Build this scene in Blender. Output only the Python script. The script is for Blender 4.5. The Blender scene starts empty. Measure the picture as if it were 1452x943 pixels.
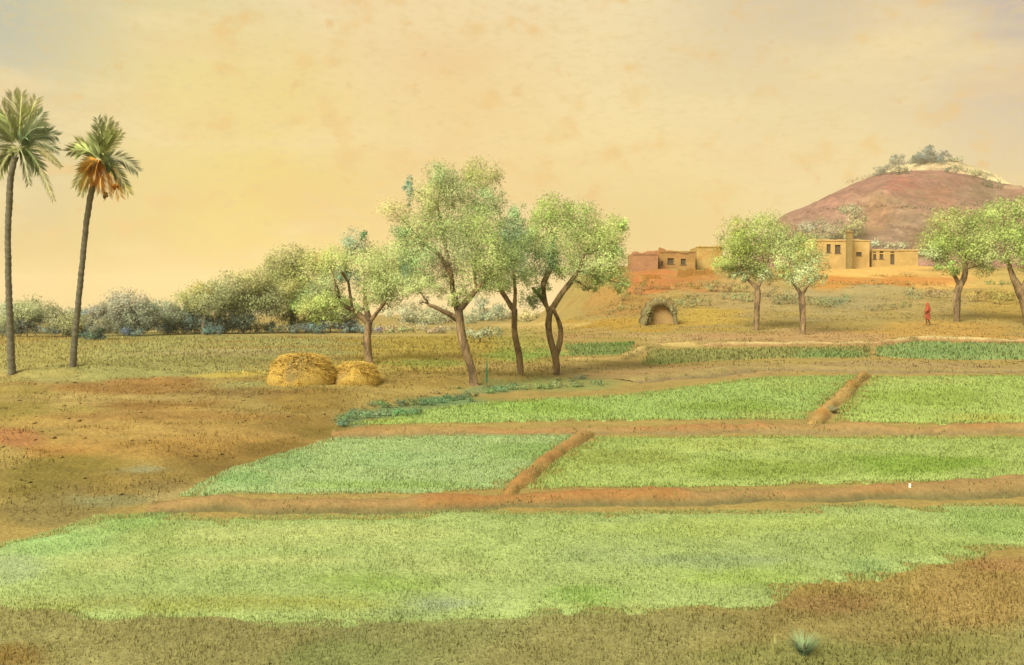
import bpy, bmesh, math, random
import numpy as np
from mathutils import Vector, Matrix
random.seed(7)
RNG = np.random.default_rng(7)
S = bpy.context.scene
COL = S.collection

# ------------------------------------------------------------------ camera
F = 1412.0                       # focal length in photo pixels (1452 wide)
CAMZ = 5.0
PITCH = math.atan2(26.5, F)      # the camera looks slightly down
cam = bpy.data.cameras.new('camera'); camo = bpy.data.objects.new('camera', cam); COL.objects.link(camo)
cam.sensor_width = 36.0; cam.lens = 36.0 * F / 1452.0
cam.clip_start = 0.1; cam.clip_end = 8000
camo.location = (0, 0, CAMZ); camo.rotation_euler = (math.pi / 2 - PITCH, 0, 0)
S.camera = camo

# ------------------------------------------------------------------ light
SUN_EL, SUN_AZ = math.radians(40), math.radians(-142)     # behind the left shoulder, veiled
sun = bpy.data.lights.new('sun', 'SUN'); suno = bpy.data.objects.new('sun', sun); COL.objects.link(suno)
sun.energy = 4.0; sun.angle = math.radians(30); sun.color = (1.0, 0.93, 0.80)
sd = Vector((math.sin(SUN_AZ) * math.cos(SUN_EL), math.cos(SUN_AZ) * math.cos(SUN_EL), math.sin(SUN_EL)))
suno.rotation_euler = (-sd).to_track_quat('-Z', 'Y').to_euler()
S.view_settings.view_transform = 'Standard'; S.view_settings.look = 'None'
S.view_settings.exposure = 0.85; S.view_settings.gamma = 1.0
S.render.engine = 'CYCLES'
S.cycles.use_denoising = True
S.cycles.max_bounces = 7; S.cycles.diffuse_bounces = 4; S.cycles.volume_bounces = 1
S.cycles.transparent_max_bounces = 24
S.cycles.caustics_reflective = False; S.cycles.caustics_refractive = False

def lin(c):
    return tuple((v / 255 / 12.92 if v / 255 <= 0.04045 else ((v / 255 + 0.055) / 1.055) ** 2.4) for v in c)
LV = (1.72, 1.55, 1.2)           # how brightly this daylight shows a white surface
def C(r, g, b):                  # base colour of a surface seen as this sRGB value in this light
    l = lin((r, g, b))
    return tuple(min(0.85, l[i] / LV[i]) for i in range(3))

W = bpy.data.worlds.new('World'); S.world = W; W.use_nodes = True
nt = W.node_tree; nt.nodes.clear()
def N(t, tree=None, **kw):
    n = (tree or nt).nodes.new(t)
    for k, v in kw.items(): setattr(n, k, v)
    return n
def build_world():
    L = nt.links.new
    out = N('ShaderNodeOutputWorld'); bg = N('ShaderNodeBackground')
    tc = N('ShaderNodeTexCoord'); sep = N('ShaderNodeSeparateXYZ'); L(tc.outputs['Generated'], sep.inputs[0])
    ramp = N('ShaderNodeValToRGB'); L(sep.outputs['Z'], ramp.inputs[0])
    cr = ramp.color_ramp
    stops = [(0.0, (202, 172, 96)), (0.06, (213, 184, 108)), (0.16, (245, 222, 158)), (0.30, (243, 222, 176)), (0.6, (236, 226, 200)), (1.0, (232, 228, 214))]
    while len(cr.elements) < len(stops): cr.elements.new(0.5)
    for e, (p, c) in zip(cr.elements, stops): e.position = p; e.color = (*lin(c), 1)
    last = ramp.outputs[0]
    def veil(last, scale, col, lo, hi, amt, seed, zs=2.5):
        mp = N('ShaderNodeMapping'); L(tc.outputs['Generated'], mp.inputs[0])
        mp.inputs['Scale'].default_value = (scale, scale, scale * zs); mp.inputs['Location'].default_value = (seed, seed * .7, seed * .3)
        no = N('ShaderNodeTexNoise'); no.inputs['Scale'].default_value = 1; no.inputs['Detail'].default_value = 5
        no.inputs['Roughness'].default_value = .55
        L(mp.outputs[0], no.inputs['Vector'])
        mr = N('ShaderNodeMapRange', interpolation_type='SMOOTHSTEP'); L(no.outputs['Fac'], mr.inputs[0])
        mr.inputs[1].default_value = lo; mr.inputs[2].default_value = hi; mr.inputs[4].default_value = amt
        mx = N('ShaderNodeMixRGB'); L(mr.outputs[0], mx.inputs[0]); L(last, mx.inputs[1]); mx.inputs[2].default_value = (*lin(col), 1)
        return mx.outputs[0]
    def patch(last, px, py, rad, col, amt):          # a broad bank of veil cloud in one direction of the sky
        d = Vector(((px - 726) / F, 1, (445 - py) / F)).normalized()
        vm = N('ShaderNodeVectorMath', operation='DISTANCE'); L(tc.outputs['Generated'], vm.inputs[0]); vm.inputs[1].default_value = d
        no = N('ShaderNodeTexNoise'); no.inputs['Scale'].default_value = 9; no.inputs['Detail'].default_value = 4
        L(tc.outputs['Generated'], no.inputs['Vector'])
        ad = N('ShaderNodeMath', operation='MULTIPLY_ADD'); L(no.outputs['Fac'], ad.inputs[0]); ad.inputs[1].default_value = rad * .9; L(vm.outputs['Value'], ad.inputs[2])
        mr = N('ShaderNodeMapRange', interpolation_type='SMOOTHSTEP'); L(ad.outputs[0], mr.inputs[0])
        mr.inputs[1].default_value = rad * 1.5; mr.inputs[2].default_value = rad * .45; mr.inputs[3].default_value = 0; mr.inputs[4].default_value = amt
        mx = N('ShaderNodeMixRGB'); L(mr.outputs[0], mx.inputs[0]); L(last, mx.inputs[1]); mx.inputs[2].default_value = (*lin(col), 1)
        return mx.outputs[0]
    last = patch(last, 20, 10, .27, (184, 188, 172), .95)
    last = patch(last, 1130, 20, .19, (202, 186, 166), .8)
    last = patch(last, 1420, 10, .24, (192, 178, 172), .95)
    last = patch(last, 1260, 60, .07, (232, 206, 166), .7)
    last = patch(last, 400, 340, .24, (240, 210, 104), .85)
    last = patch(last, 640, 210, .20, (243, 206, 142), .7)
    last = patch(last, 250, 130, .16, (244, 222, 140), .7)
    last = patch(last, 1150, 210, .22, (244, 222, 162), .6)
    last = veil(last, 7, (238, 198, 140), .5, .75, .5, 3.1)
    last = veil(last, 5, (246, 224, 168), .48, .72, .7, 8.4, 4)
    last = veil(last, 24, (236, 190, 116), .54, .72, .6, 5.7, 1.5); last = veil(last, 48, (228, 176, 104), .62, .76, .55, 9.7, 1.2)
    last = veil(last, 90, (224, 200, 142), .45, .75, .5, 1.7, 2.5)
    sky = N('ShaderNodeTexSky', sky_type='NISHITA'); sky.sun_disc = False
    sky.sun_elevation = SUN_EL; sky.sun_rotation = SUN_AZ; sky.dust_density = 5; sky.altitude = 100
    sc = N('ShaderNodeVectorMath', operation='SCALE'); L(sky.outputs[0], sc.inputs[0]); sc.inputs['Scale'].default_value = 0.004
    ad = N('ShaderNodeVectorMath', operation='ADD'); L(last, ad.inputs[0]); L(sc.outputs[0], ad.inputs[1])
    L(ad.outputs[0], bg.inputs['Color']); bg.inputs['Strength'].default_value = 0.52
    L(bg.outputs[0], out.inputs[0])
build_world()

# ------------------------------------------------------------------ helpers
cP, sP = math.cos(PITCH), math.sin(PITCH)
def ray(px, py):
    x = (px - 726) / F; u = (471.5 - py) / F
    return Vector((x, cP + u * sP, u * cP - sP))
def P(px, py, Y):
    d = ray(px, py); return Vector((d.x / d.y * Y, Y, CAMZ + d.z / d.y * Y))
def project(x, y, z):
    dz = z - CAMZ
    fy = y * cP - dz * sP; up = y * sP + dz * cP
    fy = np.maximum(fy, 0.5)
    return 726 + F * x / fy, 471.5 - F * up / fy

def hashn(ix, iy, seed):
    h = (ix.astype(np.int64) * 374761393 + iy.astype(np.int64) * 668265263 + seed * 974711) & 0x7fffffff
    h = ((h ^ (h >> 13)) * 1274126177) & 0x7fffffff
    return ((h ^ (h >> 16)) & 0xffff) / 65535.0
def vnoise(x, y, seed=0):
    x = np.asarray(x, float); y = np.asarray(y, float)
    ix, iy = np.floor(x), np.floor(y); fx, fy = x - ix, y - iy
    fx = fx * fx * (3 - 2 * fx); fy = fy * fy * (3 - 2 * fy)
    a = hashn(ix, iy, seed); b = hashn(ix + 1, iy, seed); c = hashn(ix, iy + 1, seed); d = hashn(ix + 1, iy + 1, seed)
    return (a * (1 - fx) + b * fx) * (1 - fy) + (c * (1 - fx) + d * fx) * fy - 0.5
def fbm(x, y, seed=0, o=4):
    s = 0; a = 1.0
    for k in range(o):
        s = s + a * vnoise(np.asarray(x) * 2 ** k, np.asarray(y) * 2 ** k, seed + k); a *= .5
    return s
def sst(a, b, v):
    t = np.clip((np.asarray(v, float) - a) / (b - a), 0, 1); return t * t * (3 - 2 * t)

SL = 0.0565                                              # the land tilts gently up away from the viewer
def plane_pt(px, py):                                    # where a line of sight meets that slope
    d = ray(px, py); t = CAMZ / (SL * d.y - d.z); return (d.x * t, d.y * t)

# the foot of the earth bank that bounds the rice fields on the left
BANK = [plane_pt(*p) for p in [(-900, 1100), (-150, 815), (0, 765), (75, 742), (150, 722), (205, 712), (245, 700), (330, 657), (440, 624), (475, 606), (540, 585), (655, 560)]]
def seg_dist(x, y, pts):
    """signed side distance to the polyline (positive on its left/far side)"""
    best = np.full(np.shape(x), 1e9); side = np.zeros(np.shape(x))
    for (ax, ay), (bx, by) in zip(pts[:-1], pts[1:]):
        dx, dy = bx - ax, by - ay; l2 = dx * dx + dy * dy
        t = np.clip(((x - ax) * dx + (y - ay) * dy) / l2, 0, 1)
        d = np.hypot(x - ax - t * dx, y - ay - t * dy)
        cr = dx * (y - ay) - dy * (x - ax)
        m = d < best; best = np.where(m, d, best); side = np.where(m, np.sign(cr), side)
    return best * side

def terrain(x, y):
    x = np.asarray(x, float); y = np.asarray(y, float)
    pl = SL * y
    flat = np.where(y < 54, pl, 3.051 + (3.75 - 3.051) * (1 - np.exp(-(np.maximum(y, 54) - 54) * SL / (3.75 - 3.051))))
    right = np.interp(y, [-1000, 0, 74, 84, 100, 112, 118, 130, 134, 152, 200, 260, 400, 5000], [-56, 0, 4.18, 5.0, 6.9, 9.0, 10.0, 11.1, 11.35, 11.5, 8, 4.5, 3.6, 3.6])
    w = sst(2.5, 12, x + 1.2 * fbm(x * .12, y * .12, 4, 2)) * sst(58, 80, y) + (y <= 58) * 0
    z = flat * (1 - w) + right * w
    z = np.where(y < 54, pl, z)
    # left bank
    sdist = seg_dist(x, y, BANK)
    lw = sst(0.0, 2.2, sdist) * sst(-400, 0, y + 400)
    lw = lw * sst(62, 40, y) * sst(3, -3, x)
    ny = fbm(x * .35 + 3, y * .5, 11, 4)
    z = z + lw * (0.28 + .30 * ny + .10 * fbm(x * 1.3, y * 2.1, 12, 3))
    # banks of the far slopes
    z = z + w * (0.5 * fbm(x * .16, y * .2, 21, 4)) * sst(80, 100, y) * sst(300, 150, y)
    z = z + 0.5 * sst(75, 200, y) * fbm(x * .02, y * .02, 31, 3)
    # a low hump under the two palms
    z = z + 0.25 * np.exp(-(((x + 17.5) / 5) ** 2 + ((y - 41) / 4) ** 2))
    return z

HR = [(1010, 452), (1060, 400), (1090, 345), (1103, 313), (1112, 306), (1150, 291), (1185, 275), (1220, 260), (1245, 249), (1270, 246), (1330, 245), (1380, 251), (1420, 264), (1452, 268), (1520, 285), (1600, 315), (1700, 370), (1850, 430), (1950, 452)]
HRX = [P(a, b, 500).x for a, b in HR]; HRZ = [P(a, b, 500).z for a, b in HR]
HC = [(1225, 300), (1240, 254), (1262, 241), (1305, 226), (1340, 226), (1395, 245), (1420, 262), (1450, 300)]
HCX = [P(a, b, 545).x for a, b in HC]; HCZ = [P(a, b, 545).z for a, b in HC]
def hillz(x, y):
    x = np.asarray(x, float); y = np.asarray(y, float)
    R = np.interp(x * 500 / np.clip(y, 430, 560), HRX, HRZ) 
    f = np.where(y < 500, sst(318, 500, y) ** .8, sst(760, 500, y) ** .5)
    z = 1.0 + (R - 1.0) * f
    n = fbm(x * .025, y * .025, 41, 5)
    z = z + n * 9 * sst(330, 400, y) * sst(490, 440, y) * sst(5, 30, R) + sst(5, 30, R) * (1.0 * fbm(x * .12, y * .12, 44, 3) + .9 * fbm(x * .3, y * .3, 46, 2))
    c = np.interp(x, HCX, HCZ, left=0, right=0) * (1 - ((y - 545) / 60.0) ** 2 * .6)
    c = np.where(np.abs(y - 545) < 75, c, 0)
    return np.maximum(z, c + .6 * fbm(x * .2, y * .2, 45, 2))
def surf(x, y):
    t = terrain(x, y)
    if np.ndim(x) == 0 and 318 < y < 760: return max(float(t), float(hillz(x, y)))
    return float(t)
def onground(px, py, y0=8, y1=900):
    d = ray(px, py); d = d / d.y; yy = y0; prev = None
    ys = np.concatenate([np.arange(y0, 160, .25), np.arange(160, y1, 1.0)])
    xs = d.x * ys; zs = CAMZ + d.z * ys
    g = terrain(xs, ys); hz = np.where((ys > 318) & (ys < 760), hillz(xs, ys), -99)
    g = np.maximum(g, hz); i = int(np.argmax(zs <= g))
    if zs[i] > g[i]: i = len(ys) - 1
    return Vector((xs[i], ys[i], g[i]))

def tag(o, label=None, cat=None, group=None, kind=None):
    if label: o['label'] = label
    if cat: o['category'] = cat
    if group: o['group'] = group
    if kind: o['kind'] = kind
    return o
def empty(name, loc, label, cat, group=None):
    o = bpy.data.objects.new(name, None); COL.objects.link(o); o.location = loc
    o.empty_display_size = .3
    return tag(o, label, cat, group)
def np_mesh(name, V, Fs, mat, parent=None, col=None, nrm=None, smooth=True, loc=None):
    """V (n,3), Fs (m,k); coordinates are world ones and are made local to the parent (or loc)"""
    V = np.asarray(V, np.float32); Fs = np.asarray(Fs, np.int32)
    org = np.array(parent.location if parent is not None else (loc if loc is not None else (0, 0, 0)), np.float32)
    if parent is not None and parent.parent is not None: org = org + np.array(parent.parent.location, np.float32)
    me = bpy.data.meshes.new(name); k = Fs.shape[1]
    me.vertices.add(len(V)); me.vertices.foreach_set('co', (V - org).ravel())
    me.loops.add(Fs.size); me.loops.foreach_set('vertex_index', Fs.ravel())
    me.polygons.add(len(Fs)); me.polygons.foreach_set('loop_start', np.arange(0, Fs.size, k, dtype=np.int32))
    me.polygons.foreach_set('use_smooth', np.full(len(Fs), smooth))
    if col is not None:
        a = me.attributes.new('col', 'FLOAT_COLOR', 'POINT')
        a.data.foreach_set('color', np.concatenate([np.asarray(col, np.float32), np.ones((len(V), 1), np.float32)], 1).ravel())
    if nrm is not None:
        a = me.attributes.new('nrm', 'FLOAT_VECTOR', 'POINT'); a.data.foreach_set('vector', np.asarray(nrm, np.float32).ravel())
    me.update(calc_edges=True); me.validate()
    me.materials.append(mat)
    o = bpy.data.objects.new(name, me); COL.objects.link(o)
    if parent is not None: o.parent = parent
    elif loc is not None: o.location = loc
    return o

# ------------------------------------------------------------------ materials
def mat_surface(name, col=None, attr=False, scales=((0.7, .18), (4, .16), (40, .22)), rough=.95, bump=.25, bscale=30, hue=None, spec=.1, stretch=(1, 1, 1)):
    """a diffuse natural surface: its colour broken up by stains, patches and grain"""
    m = bpy.data.materials.new(name); m.use_nodes = True; t = m.node_tree; t.nodes.clear(); L = t.links.new
    out = N('ShaderNodeOutputMaterial', t); b = N('ShaderNodeBsdfPrincipled', t)
    b.inputs['Roughness'].default_value = rough; b.inputs['Specular IOR Level'].default_value = spec
    if attr:
        at = N('ShaderNodeAttribute', t); at.attribute_name = 'col'; last = at.outputs['Color']
    else:
        rgb = N('ShaderNodeRGB', t); rgb.outputs[0].default_value = (*col, 1); last = rgb.outputs[0]
    geo = N('ShaderNodeNewGeometry', t)
    mp = N('ShaderNodeMapping', t); mp.inputs['Scale'].default_value = stretch; L(geo.outputs['Position'], mp.inputs[0])
    if hue:
        for (c2, sc_, lo, hi, amt) in hue:
            no = N('ShaderNodeTexNoise', t); no.inputs['Scale'].default_value = sc_; no.inputs['Detail'].default_value = 6; no.inputs['Roughness'].default_value = .62
            mp2 = N('ShaderNodeMapping', t); mp2.inputs['Location'].default_value = (sc_ * 13, c2[0] * 50, 0); L(mp.outputs[0], mp2.inputs[0]); L(mp2.outputs[0], no.inputs['Vector'])
            mr = N('ShaderNodeMapRange', t); L(no.outputs['Fac'], mr.inputs[0]); mr.inputs[1].default_value = lo; mr.inputs[2].default_value = hi; mr.inputs[4].default_value = amt
            mx = N('ShaderNodeMixRGB', t); L(mr.outputs[0], mx.inputs[0]); L(last, mx.inputs[1]); mx.inputs[2].default_value = (*c2, 1); last = mx.outputs[0]
    for (sc_, amp) in scales:
        no = N('ShaderNodeTexNoise', t); no.inputs['Scale'].default_value = sc_; no.inputs['Detail'].default_value = 4; no.inputs['Roughness'].default_value = .6
        L(mp.outputs[0], no.inputs['Vector'])
        mr = N('ShaderNodeMapRange', t); L(no.outputs['Fac'], mr.inputs[0]); mr.inputs[1].default_value = .25; mr.inputs[2].default_value = .75
        mr.inputs[3].default_value = 1 - amp; mr.inputs[4].default_value = 1 + amp
        vm = N('ShaderNodeVectorMath', t, operation='SCALE'); L(last, vm.inputs[0]); L(mr.outputs[0], vm.inputs['Scale']); last = vm.outputs[0]
    L(last, b.inputs['Base Color'])
    if bump:
        no = N('ShaderNodeTexNoise', t); no.inputs['Scale'].default_value = bscale; no.inputs['Detail'].default_value = 5; L(mp.outputs[0], no.inputs['Vector'])
        bu = N('ShaderNodeBump', t); bu.inputs['Strength'].default_value = bump; bu.inputs['Distance'].default_value = .05
        L(no.outputs['Fac'], bu.inputs['Height']); L(bu.outputs[0], b.inputs['Normal'])
    L(b.outputs[0], out.inputs[0]); return m

def mat_leaf(name, clear=.0, up=False):
    """leaves: colour of each leaf from the mesh, light partly passing through; crown normals from the mesh"""
    m = bpy.data.materials.new(name); m.use_nodes = True; t = m.node_tree; t.nodes.clear(); L = t.links.new
    out = N('ShaderNodeOutputMaterial', t); d = N('ShaderNodeBsdfDiffuse', t); tr = N('ShaderNodeBsdfTranslucent', t); mx = N('ShaderNodeMixShader', t)
    at = N('ShaderNodeAttribute', t); at.attribute_name = 'col'
    L(at.outputs['Color'], d.inputs['Color']); L(at.outputs['Color'], tr.inputs['Color'])
    if up:
        cv = N('ShaderNodeCombineXYZ', t); cv.inputs[2].default_value = 1; L(cv.outputs[0], d.inputs['Normal'])
    else:
        an = N('ShaderNodeAttribute', t); an.attribute_name = 'nrm'; L(an.outputs['Vector'], d.inputs['Normal'])
    ng = N('ShaderNodeVectorMath', t, operation='SCALE'); L((cv if up else an).outputs[0 if up else 'Vector'], ng.inputs[0]); ng.inputs['Scale'].default_value = -1
    L(ng.outputs[0], tr.inputs['Normal']); t.nodes.remove(mx)
    ad = N('ShaderNodeAddShader', t); L(d.outputs[0], ad.inputs[0]); L(tr.outputs[0], ad.inputs[1]); 
    if clear:
        tp = N('ShaderNodeBsdfTransparent', t); m2 = N('ShaderNodeMixShader', t); m2.inputs[0].default_value = clear
        L(ad.outputs[0], m2.inputs[1]); L(tp.outputs[0], m2.inputs[2]); L(m2.outputs[0], out.inputs[0])
    else: L(ad.outputs[0], out.inputs[0])
    return m
M = {}
M['ground'] = mat_surface('earth', attr=True, scales=((.35, .16), (2.2, .18), (14, .28), (60, .3)), bump=.8, bscale=9)
M['hill'] = mat_surface('hill_scrub', attr=True, scales=((.03, .18), (.12, .32), (.5, .42)), bump=1, bscale=.4, hue=[(C(150, 106, 82), .035, .5, .7, .7), (C(140, 118, 78), .08, .56, .7, .7)])
M['bark'] = mat_surface('bark', C(156, 126, 82), scales=((2.5, .25), (16, .35)), bump=1, bscale=14, hue=[(C(100, 80, 56), 4, .48, .58, .85), (C(186, 152, 100), 3.2, .52, .62, .8)], stretch=(1, 1, .35))
M['palm_bark'] = mat_surface('palm_bark', C(134, 124, 92), scales=((3, .2), (22, .3)), bump=.8, bscale=14, hue=[(C(104, 100, 74), 4, .45, .7, .8)], stretch=(.6, .6, 2.6))
M['leaf'] = mat_leaf('leaf', .5); M['grass'] = mat_leaf('grass_blade', 0, True)
M['frond'] = mat_leaf('frond', .25)
M['bund'] = mat_surface('bund_earth', attr=True, scales=((1.2, .16), (7, .2), (50, .22)), bump=.7, bscale=14)
M['straw'] = mat_surface('straw', attr=True, scales=((2, .15), (30, .3)), bump=.8, bscale=40, stretch=(1, 1, .4))
M['dark'] = mat_surface('dark_opening', C(118, 96, 66), scales=((3, .2),), bump=0)
M['wood'] = mat_surface('weathered_wood', C(128, 104, 66), scales=((3, .25), (20, .25)), bump=.4)
M['skin'] = mat_surface('skin', C(130, 80, 50), scales=((8, .08),), bump=0, rough=.6)
M['red_cloth'] = mat_surface('red_cloth', C(196, 92, 58), scales=((6, .2), (30, .15)), bump=.3, bscale=12)
M['hair'] = mat_surface('hair', C(60, 45, 32), scales=((20, .2),), bump=0)
M['water'] = None

# ------------------------------------------------------------------ ground
def blobs_apply(col, px, py, X, Y, blobs):
    n1 = fbm(X * .30, Y * .42, 61, 4); n2 = fbm(X * .30 + 9, Y * .42, 67, 4)
    for (bx, by, rx, ry, c, a) in blobs:
        u = (px - bx) / rx + n1 * .9; v = (py - by) / ry + n2 * .9
        w = a * sst(1.25, .62, np.hypot(u, v))
        col = col * (1 - w[:, None]) + np.array(C(*c)) * w[:, None]
    return col
GBL = [
 # far left field
 (250, 515, 330, 42, (164, 154, 84), 1), (60, 505, 90, 24, (170, 154, 80), .8), (330, 500, 110, 7, (168, 146, 92), .5), (180, 530, 80, 12, (160, 156, 84), .7),
 (430, 560, 70, 20, (146, 116, 50), .8), (600, 500, 90, 30, (176, 150, 66), .9), (330, 532, 70, 6, (208, 176, 72), .7),
 (180, 548, 150, 12, (160, 116, 56), .85), (340, 556, 110, 10, (142, 112, 56), .8), (240, 575, 90, 10, (148, 108, 48), .8),
 (90, 590, 60, 16, (168, 148, 70), .6), (20, 580, 60, 30, (140, 122, 50), .7),
 (300, 600, 220, 20, (180, 144, 72), .85), (250, 632, 210, 18, (172, 132, 62), .85), (330, 578, 60, 8, (150, 128, 66), .6),
 (18, 622, 52, 15, (178, 122, 68), .9), (70, 640, 60, 9, (172, 116, 52), .6),
 (430, 600, 110, 18, (140, 112, 48), .7), (330, 655, 130, 20, (136, 108, 48), .8), (150, 685, 150, 22, (146, 120, 56), .7),
 (90, 655, 90, 16, (128, 112, 40), .7), (60, 715, 90, 26, (136, 120, 64), .8), (200, 665, 34, 4, (152, 154, 108), .6),
 (150, 708, 60, 8, (140, 140, 90), .6), (230, 700, 40, 10, (178, 158, 96), .6),
 # middle, round the trees
 (600, 540, 110, 14, (150, 122, 56), .8), (560, 470, 110, 12, (182, 158, 84), .7), (500, 530, 40, 14, (206, 162, 62), .8),
 (640, 490, 110, 16, (174, 150, 66), .9), (620, 515, 60, 6, (138, 146, 62), .7), (650, 575, 110, 9, (124, 134, 66), .7),
 (740, 490, 50, 22, (174, 164, 78), .8), (720, 505, 40, 8, (140, 156, 62), .7), (770, 502, 30, 6, (132, 156, 66), .7), (770, 522, 90, 7, (178, 150, 80), .8),
 (770, 545, 90, 11, (146, 146, 76), .9), (860, 530, 90, 12, (162, 138, 78), .9), (890, 518, 50, 6, (146, 122, 62), .7), (980, 528, 110, 10, (178, 144, 84), .9),
 (1250, 520, 240, 9, (170, 142, 86), .9), (950, 478, 90, 9, (186, 158, 90), .9), (870, 460, 110, 8, (184, 142, 48), .8), (760, 462, 70, 6, (206, 176, 98), .8),
 (495, 594, 26, 10, (118, 140, 86), .85), (560, 584, 56, 8, (116, 138, 84), .85), (630, 572, 50, 8, (112, 134, 80), .85), (700, 554, 46, 7, (122, 138, 82), .8), (455, 612, 50, 10, (128, 106, 44), .8), (390, 632, 60, 12, (126, 100, 42), .85), (315, 664, 60, 12, (130, 104, 46), .85), (230, 690, 50, 10, (140, 118, 62), .8), (120, 565, 200, 8, (178, 150, 82), .6), (250, 590, 160, 6, (154, 116, 56), .7), (60, 680, 80, 18, (134, 118, 48), .7),
 # right slopes
 (1180, 478, 330, 12, (186, 146, 88), .9), (1350, 470, 130, 14, (192, 148, 66), .8), (1000, 452, 70, 12, (186, 152, 62), .9),
 (1060, 425, 90, 22, (176, 148, 86), .9), (1200, 425, 110, 22, (170, 150, 92), .9), (1330, 430, 80, 20, (172, 146, 80), .9), (1430, 430, 60, 26, (180, 148, 66), .9),
 (890, 430, 60, 22, (172, 130, 62), .9), (930, 398, 60, 18, (190, 120, 58), .95), (995, 400, 40, 14, (180, 118, 54), .9), (1040, 405, 60, 10, (176, 146, 80), .8),
 (1180, 398, 30, 16, (198, 138, 56), .9), (1260, 396, 80, 5, (200, 138, 54), .9), (1310, 404, 60, 5, (196, 132, 46), .9), (1350, 398, 60, 14, (216, 170, 84), .8), (1230, 384, 110, 9, (228, 176, 88), .9), (1420, 400, 60, 14, (200, 166, 84), .8),
 (1250, 412, 90, 6, (174, 150, 88), .6), (1290, 398, 100, 6, (204, 134, 58), .8), (1180, 428, 22, 6, (140, 152, 104), .7),
 # foreground
 (250, 930, 420, 70, (156, 146, 82), 1), (620, 930, 260, 65, (150, 146, 82), 1), (950, 915, 230, 55, (156, 146, 82), 1), (1250, 890, 220, 75, (156, 138, 74), 1), (1420, 830, 120, 50, (172, 142, 76), .9),
 (1190, 850, 80, 16, (160, 126, 70), .8), (1200, 930, 180, 26, (142, 140, 72), .8), (30, 925, 50, 18, (146, 110, 46), .7), (500, 925, 120, 22, (140, 144, 76), .8), (1380, 920, 80, 30, (144, 138, 70), .7), (1420, 800, 60, 10, (168, 128, 72), .8),
]
def grid_axis(parts):
    r = []
    for a, b, s in parts: r += list(np.arange(a, b, s))
    return np.array(sorted(set(np.round(r, 3))))
gx = grid_axis([(-44, 48, .3), (-130, -44, 2), (48, 150, 2), (-600, -130, 20), (150, 620, 20), (-2000, -600, 100), (620, 2101, 100)])
gy = grid_axis([(9, 60, .25), (60, 160, .8), (-60, 9, 3), (160, 320, 5), (320, 800, 20), (800, 2901, 100)])
GX, GY = np.meshgrid(gx, gy); X, Y = GX.ravel(), GY.ravel()
Z = terrain(X, Y)
Z = np.where((X > 95) & (Y > 340) & (Y < 740) & (X < 700), Z - 3, Z)
px, py = project(X, Y, Z)
py = np.where(Y < 9, 2000, py)
base = np.tile(np.array(C(168, 142, 72)), (len(X), 1))
fg = sst(840, 880, py)[:, None]; base = base * (1 - fg) + np.array(C(154, 144, 80)) * fg
col = blobs_apply(base, px, py, X, Y, GBL)
nx, ny = len(gx), len(gy)
idx = np.arange(nx * ny).reshape(ny, nx)
FQ = np.stack([idx[:-1, :-1], idx[:-1, 1:], idx[1:, 1:], idx[1:, :-1]], -1).reshape(-1, 4)
micro = .025 * fbm(X * 2.3, Y * 2.3, 77, 2) * sst(60, 40, Y) * (Y > 9)
np_mesh('ground', np.stack([X, Y, Z + micro - .012], 1), FQ, M['ground'], col=col)['kind'] = 'structure'

# hill
hx = np.arange(60, 560, 3.0); hy = np.arange(318, 762, 4.0)
GX, GY = np.meshgrid(hx, hy); X, Y = GX.ravel(), GY.ravel(); Z = hillz(X, Y)
px, py = project(X, Y, Z)
hb = np.tile(np.array(C(170, 118, 92)), (len(X), 1))
n1 = fbm(X * .02, Y * .02, 91, 4); n2 = fbm(X * .02 + 7, Y * .02, 95, 4)
for (bx, by, rx, ry, c, a) in [(1300, 340, 160, 40, (166, 132, 98), .9), (1275, 262, 24, 12, (182, 108, 84), .9), (1330, 275, 30, 14, (168, 112, 74), .7), (1385, 275, 50, 22, (158, 130, 92), .8),
        (1260, 305, 60, 26, (178, 142, 100), .8), (1310, 345, 24, 20, (132, 102, 62), .8), (1245, 318, 26, 30, (176, 128, 76), .7), (1130, 300, 50, 18, (170, 124, 96), .8), (1340, 315, 20, 12, (182, 128, 60), .6)]:
    w = a * sst(1.3, .5, np.hypot((px - bx) / rx + n1, (py - by) / ry + n2))[:, None]
    hb = hb * (1 - w) + np.array(C(*c)) * w
w = (sst(504, 512, Y + 8 * n1) * sst(1215, 1235, px))[:, None]; hb = hb * .72; hb = hb * (1 - w) + np.array(C(220, 198, 134)) * w
nx, ny = len(hx), len(hy); idx = np.arange(nx * ny).reshape(ny, nx)
np_mesh('hill', np.stack([X, Y, Z], 1), np.stack([idx[:-1, :-1], idx[:-1, 1:], idx[1:, 1:], idx[1:, :-1]], -1).reshape(-1, 4), M['hill'], col=hb)['kind'] = 'structure'

# ------------------------------------------------------------------ rice fields
def jitter_poly(pts, step=.35, amp=.10):
    pl = [plane_pt(*p) for p in pts]; out = []
    for a, b in zip(pl, pl[1:] + pl[:1]):
        n = max(1, int(math.dist(a, b) / step))
        for k in range(n):
            t = k / n; out.append((a[0] + (b[0] - a[0]) * t, a[1] + (b[1] - a[1]) * t))
    A = np.array(out); nn = fbm(A[:, 0] * 1.1, A[:, 1] * 1.1, 5, 3); n2 = fbm(A[:, 0] * 1.1 + 30, A[:, 1] * 1.1, 6, 3)
    A[:, 0] += nn * amp * 2; A[:, 1] += n2 * amp * 2
    return A
def inside(x, y, poly):
    r = np.zeros(len(x), bool); n = len(poly); j = n - 1
    for i in range(n):
        xi, yi = poly[i]; xj, yj = poly[j]
        c = ((yi > y) != (yj > y)); 
        if yj != yi: r ^= c & (x < (xj - xi) * (y - yi) / (yj - yi) + xi)
        j = i
    return r
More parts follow.
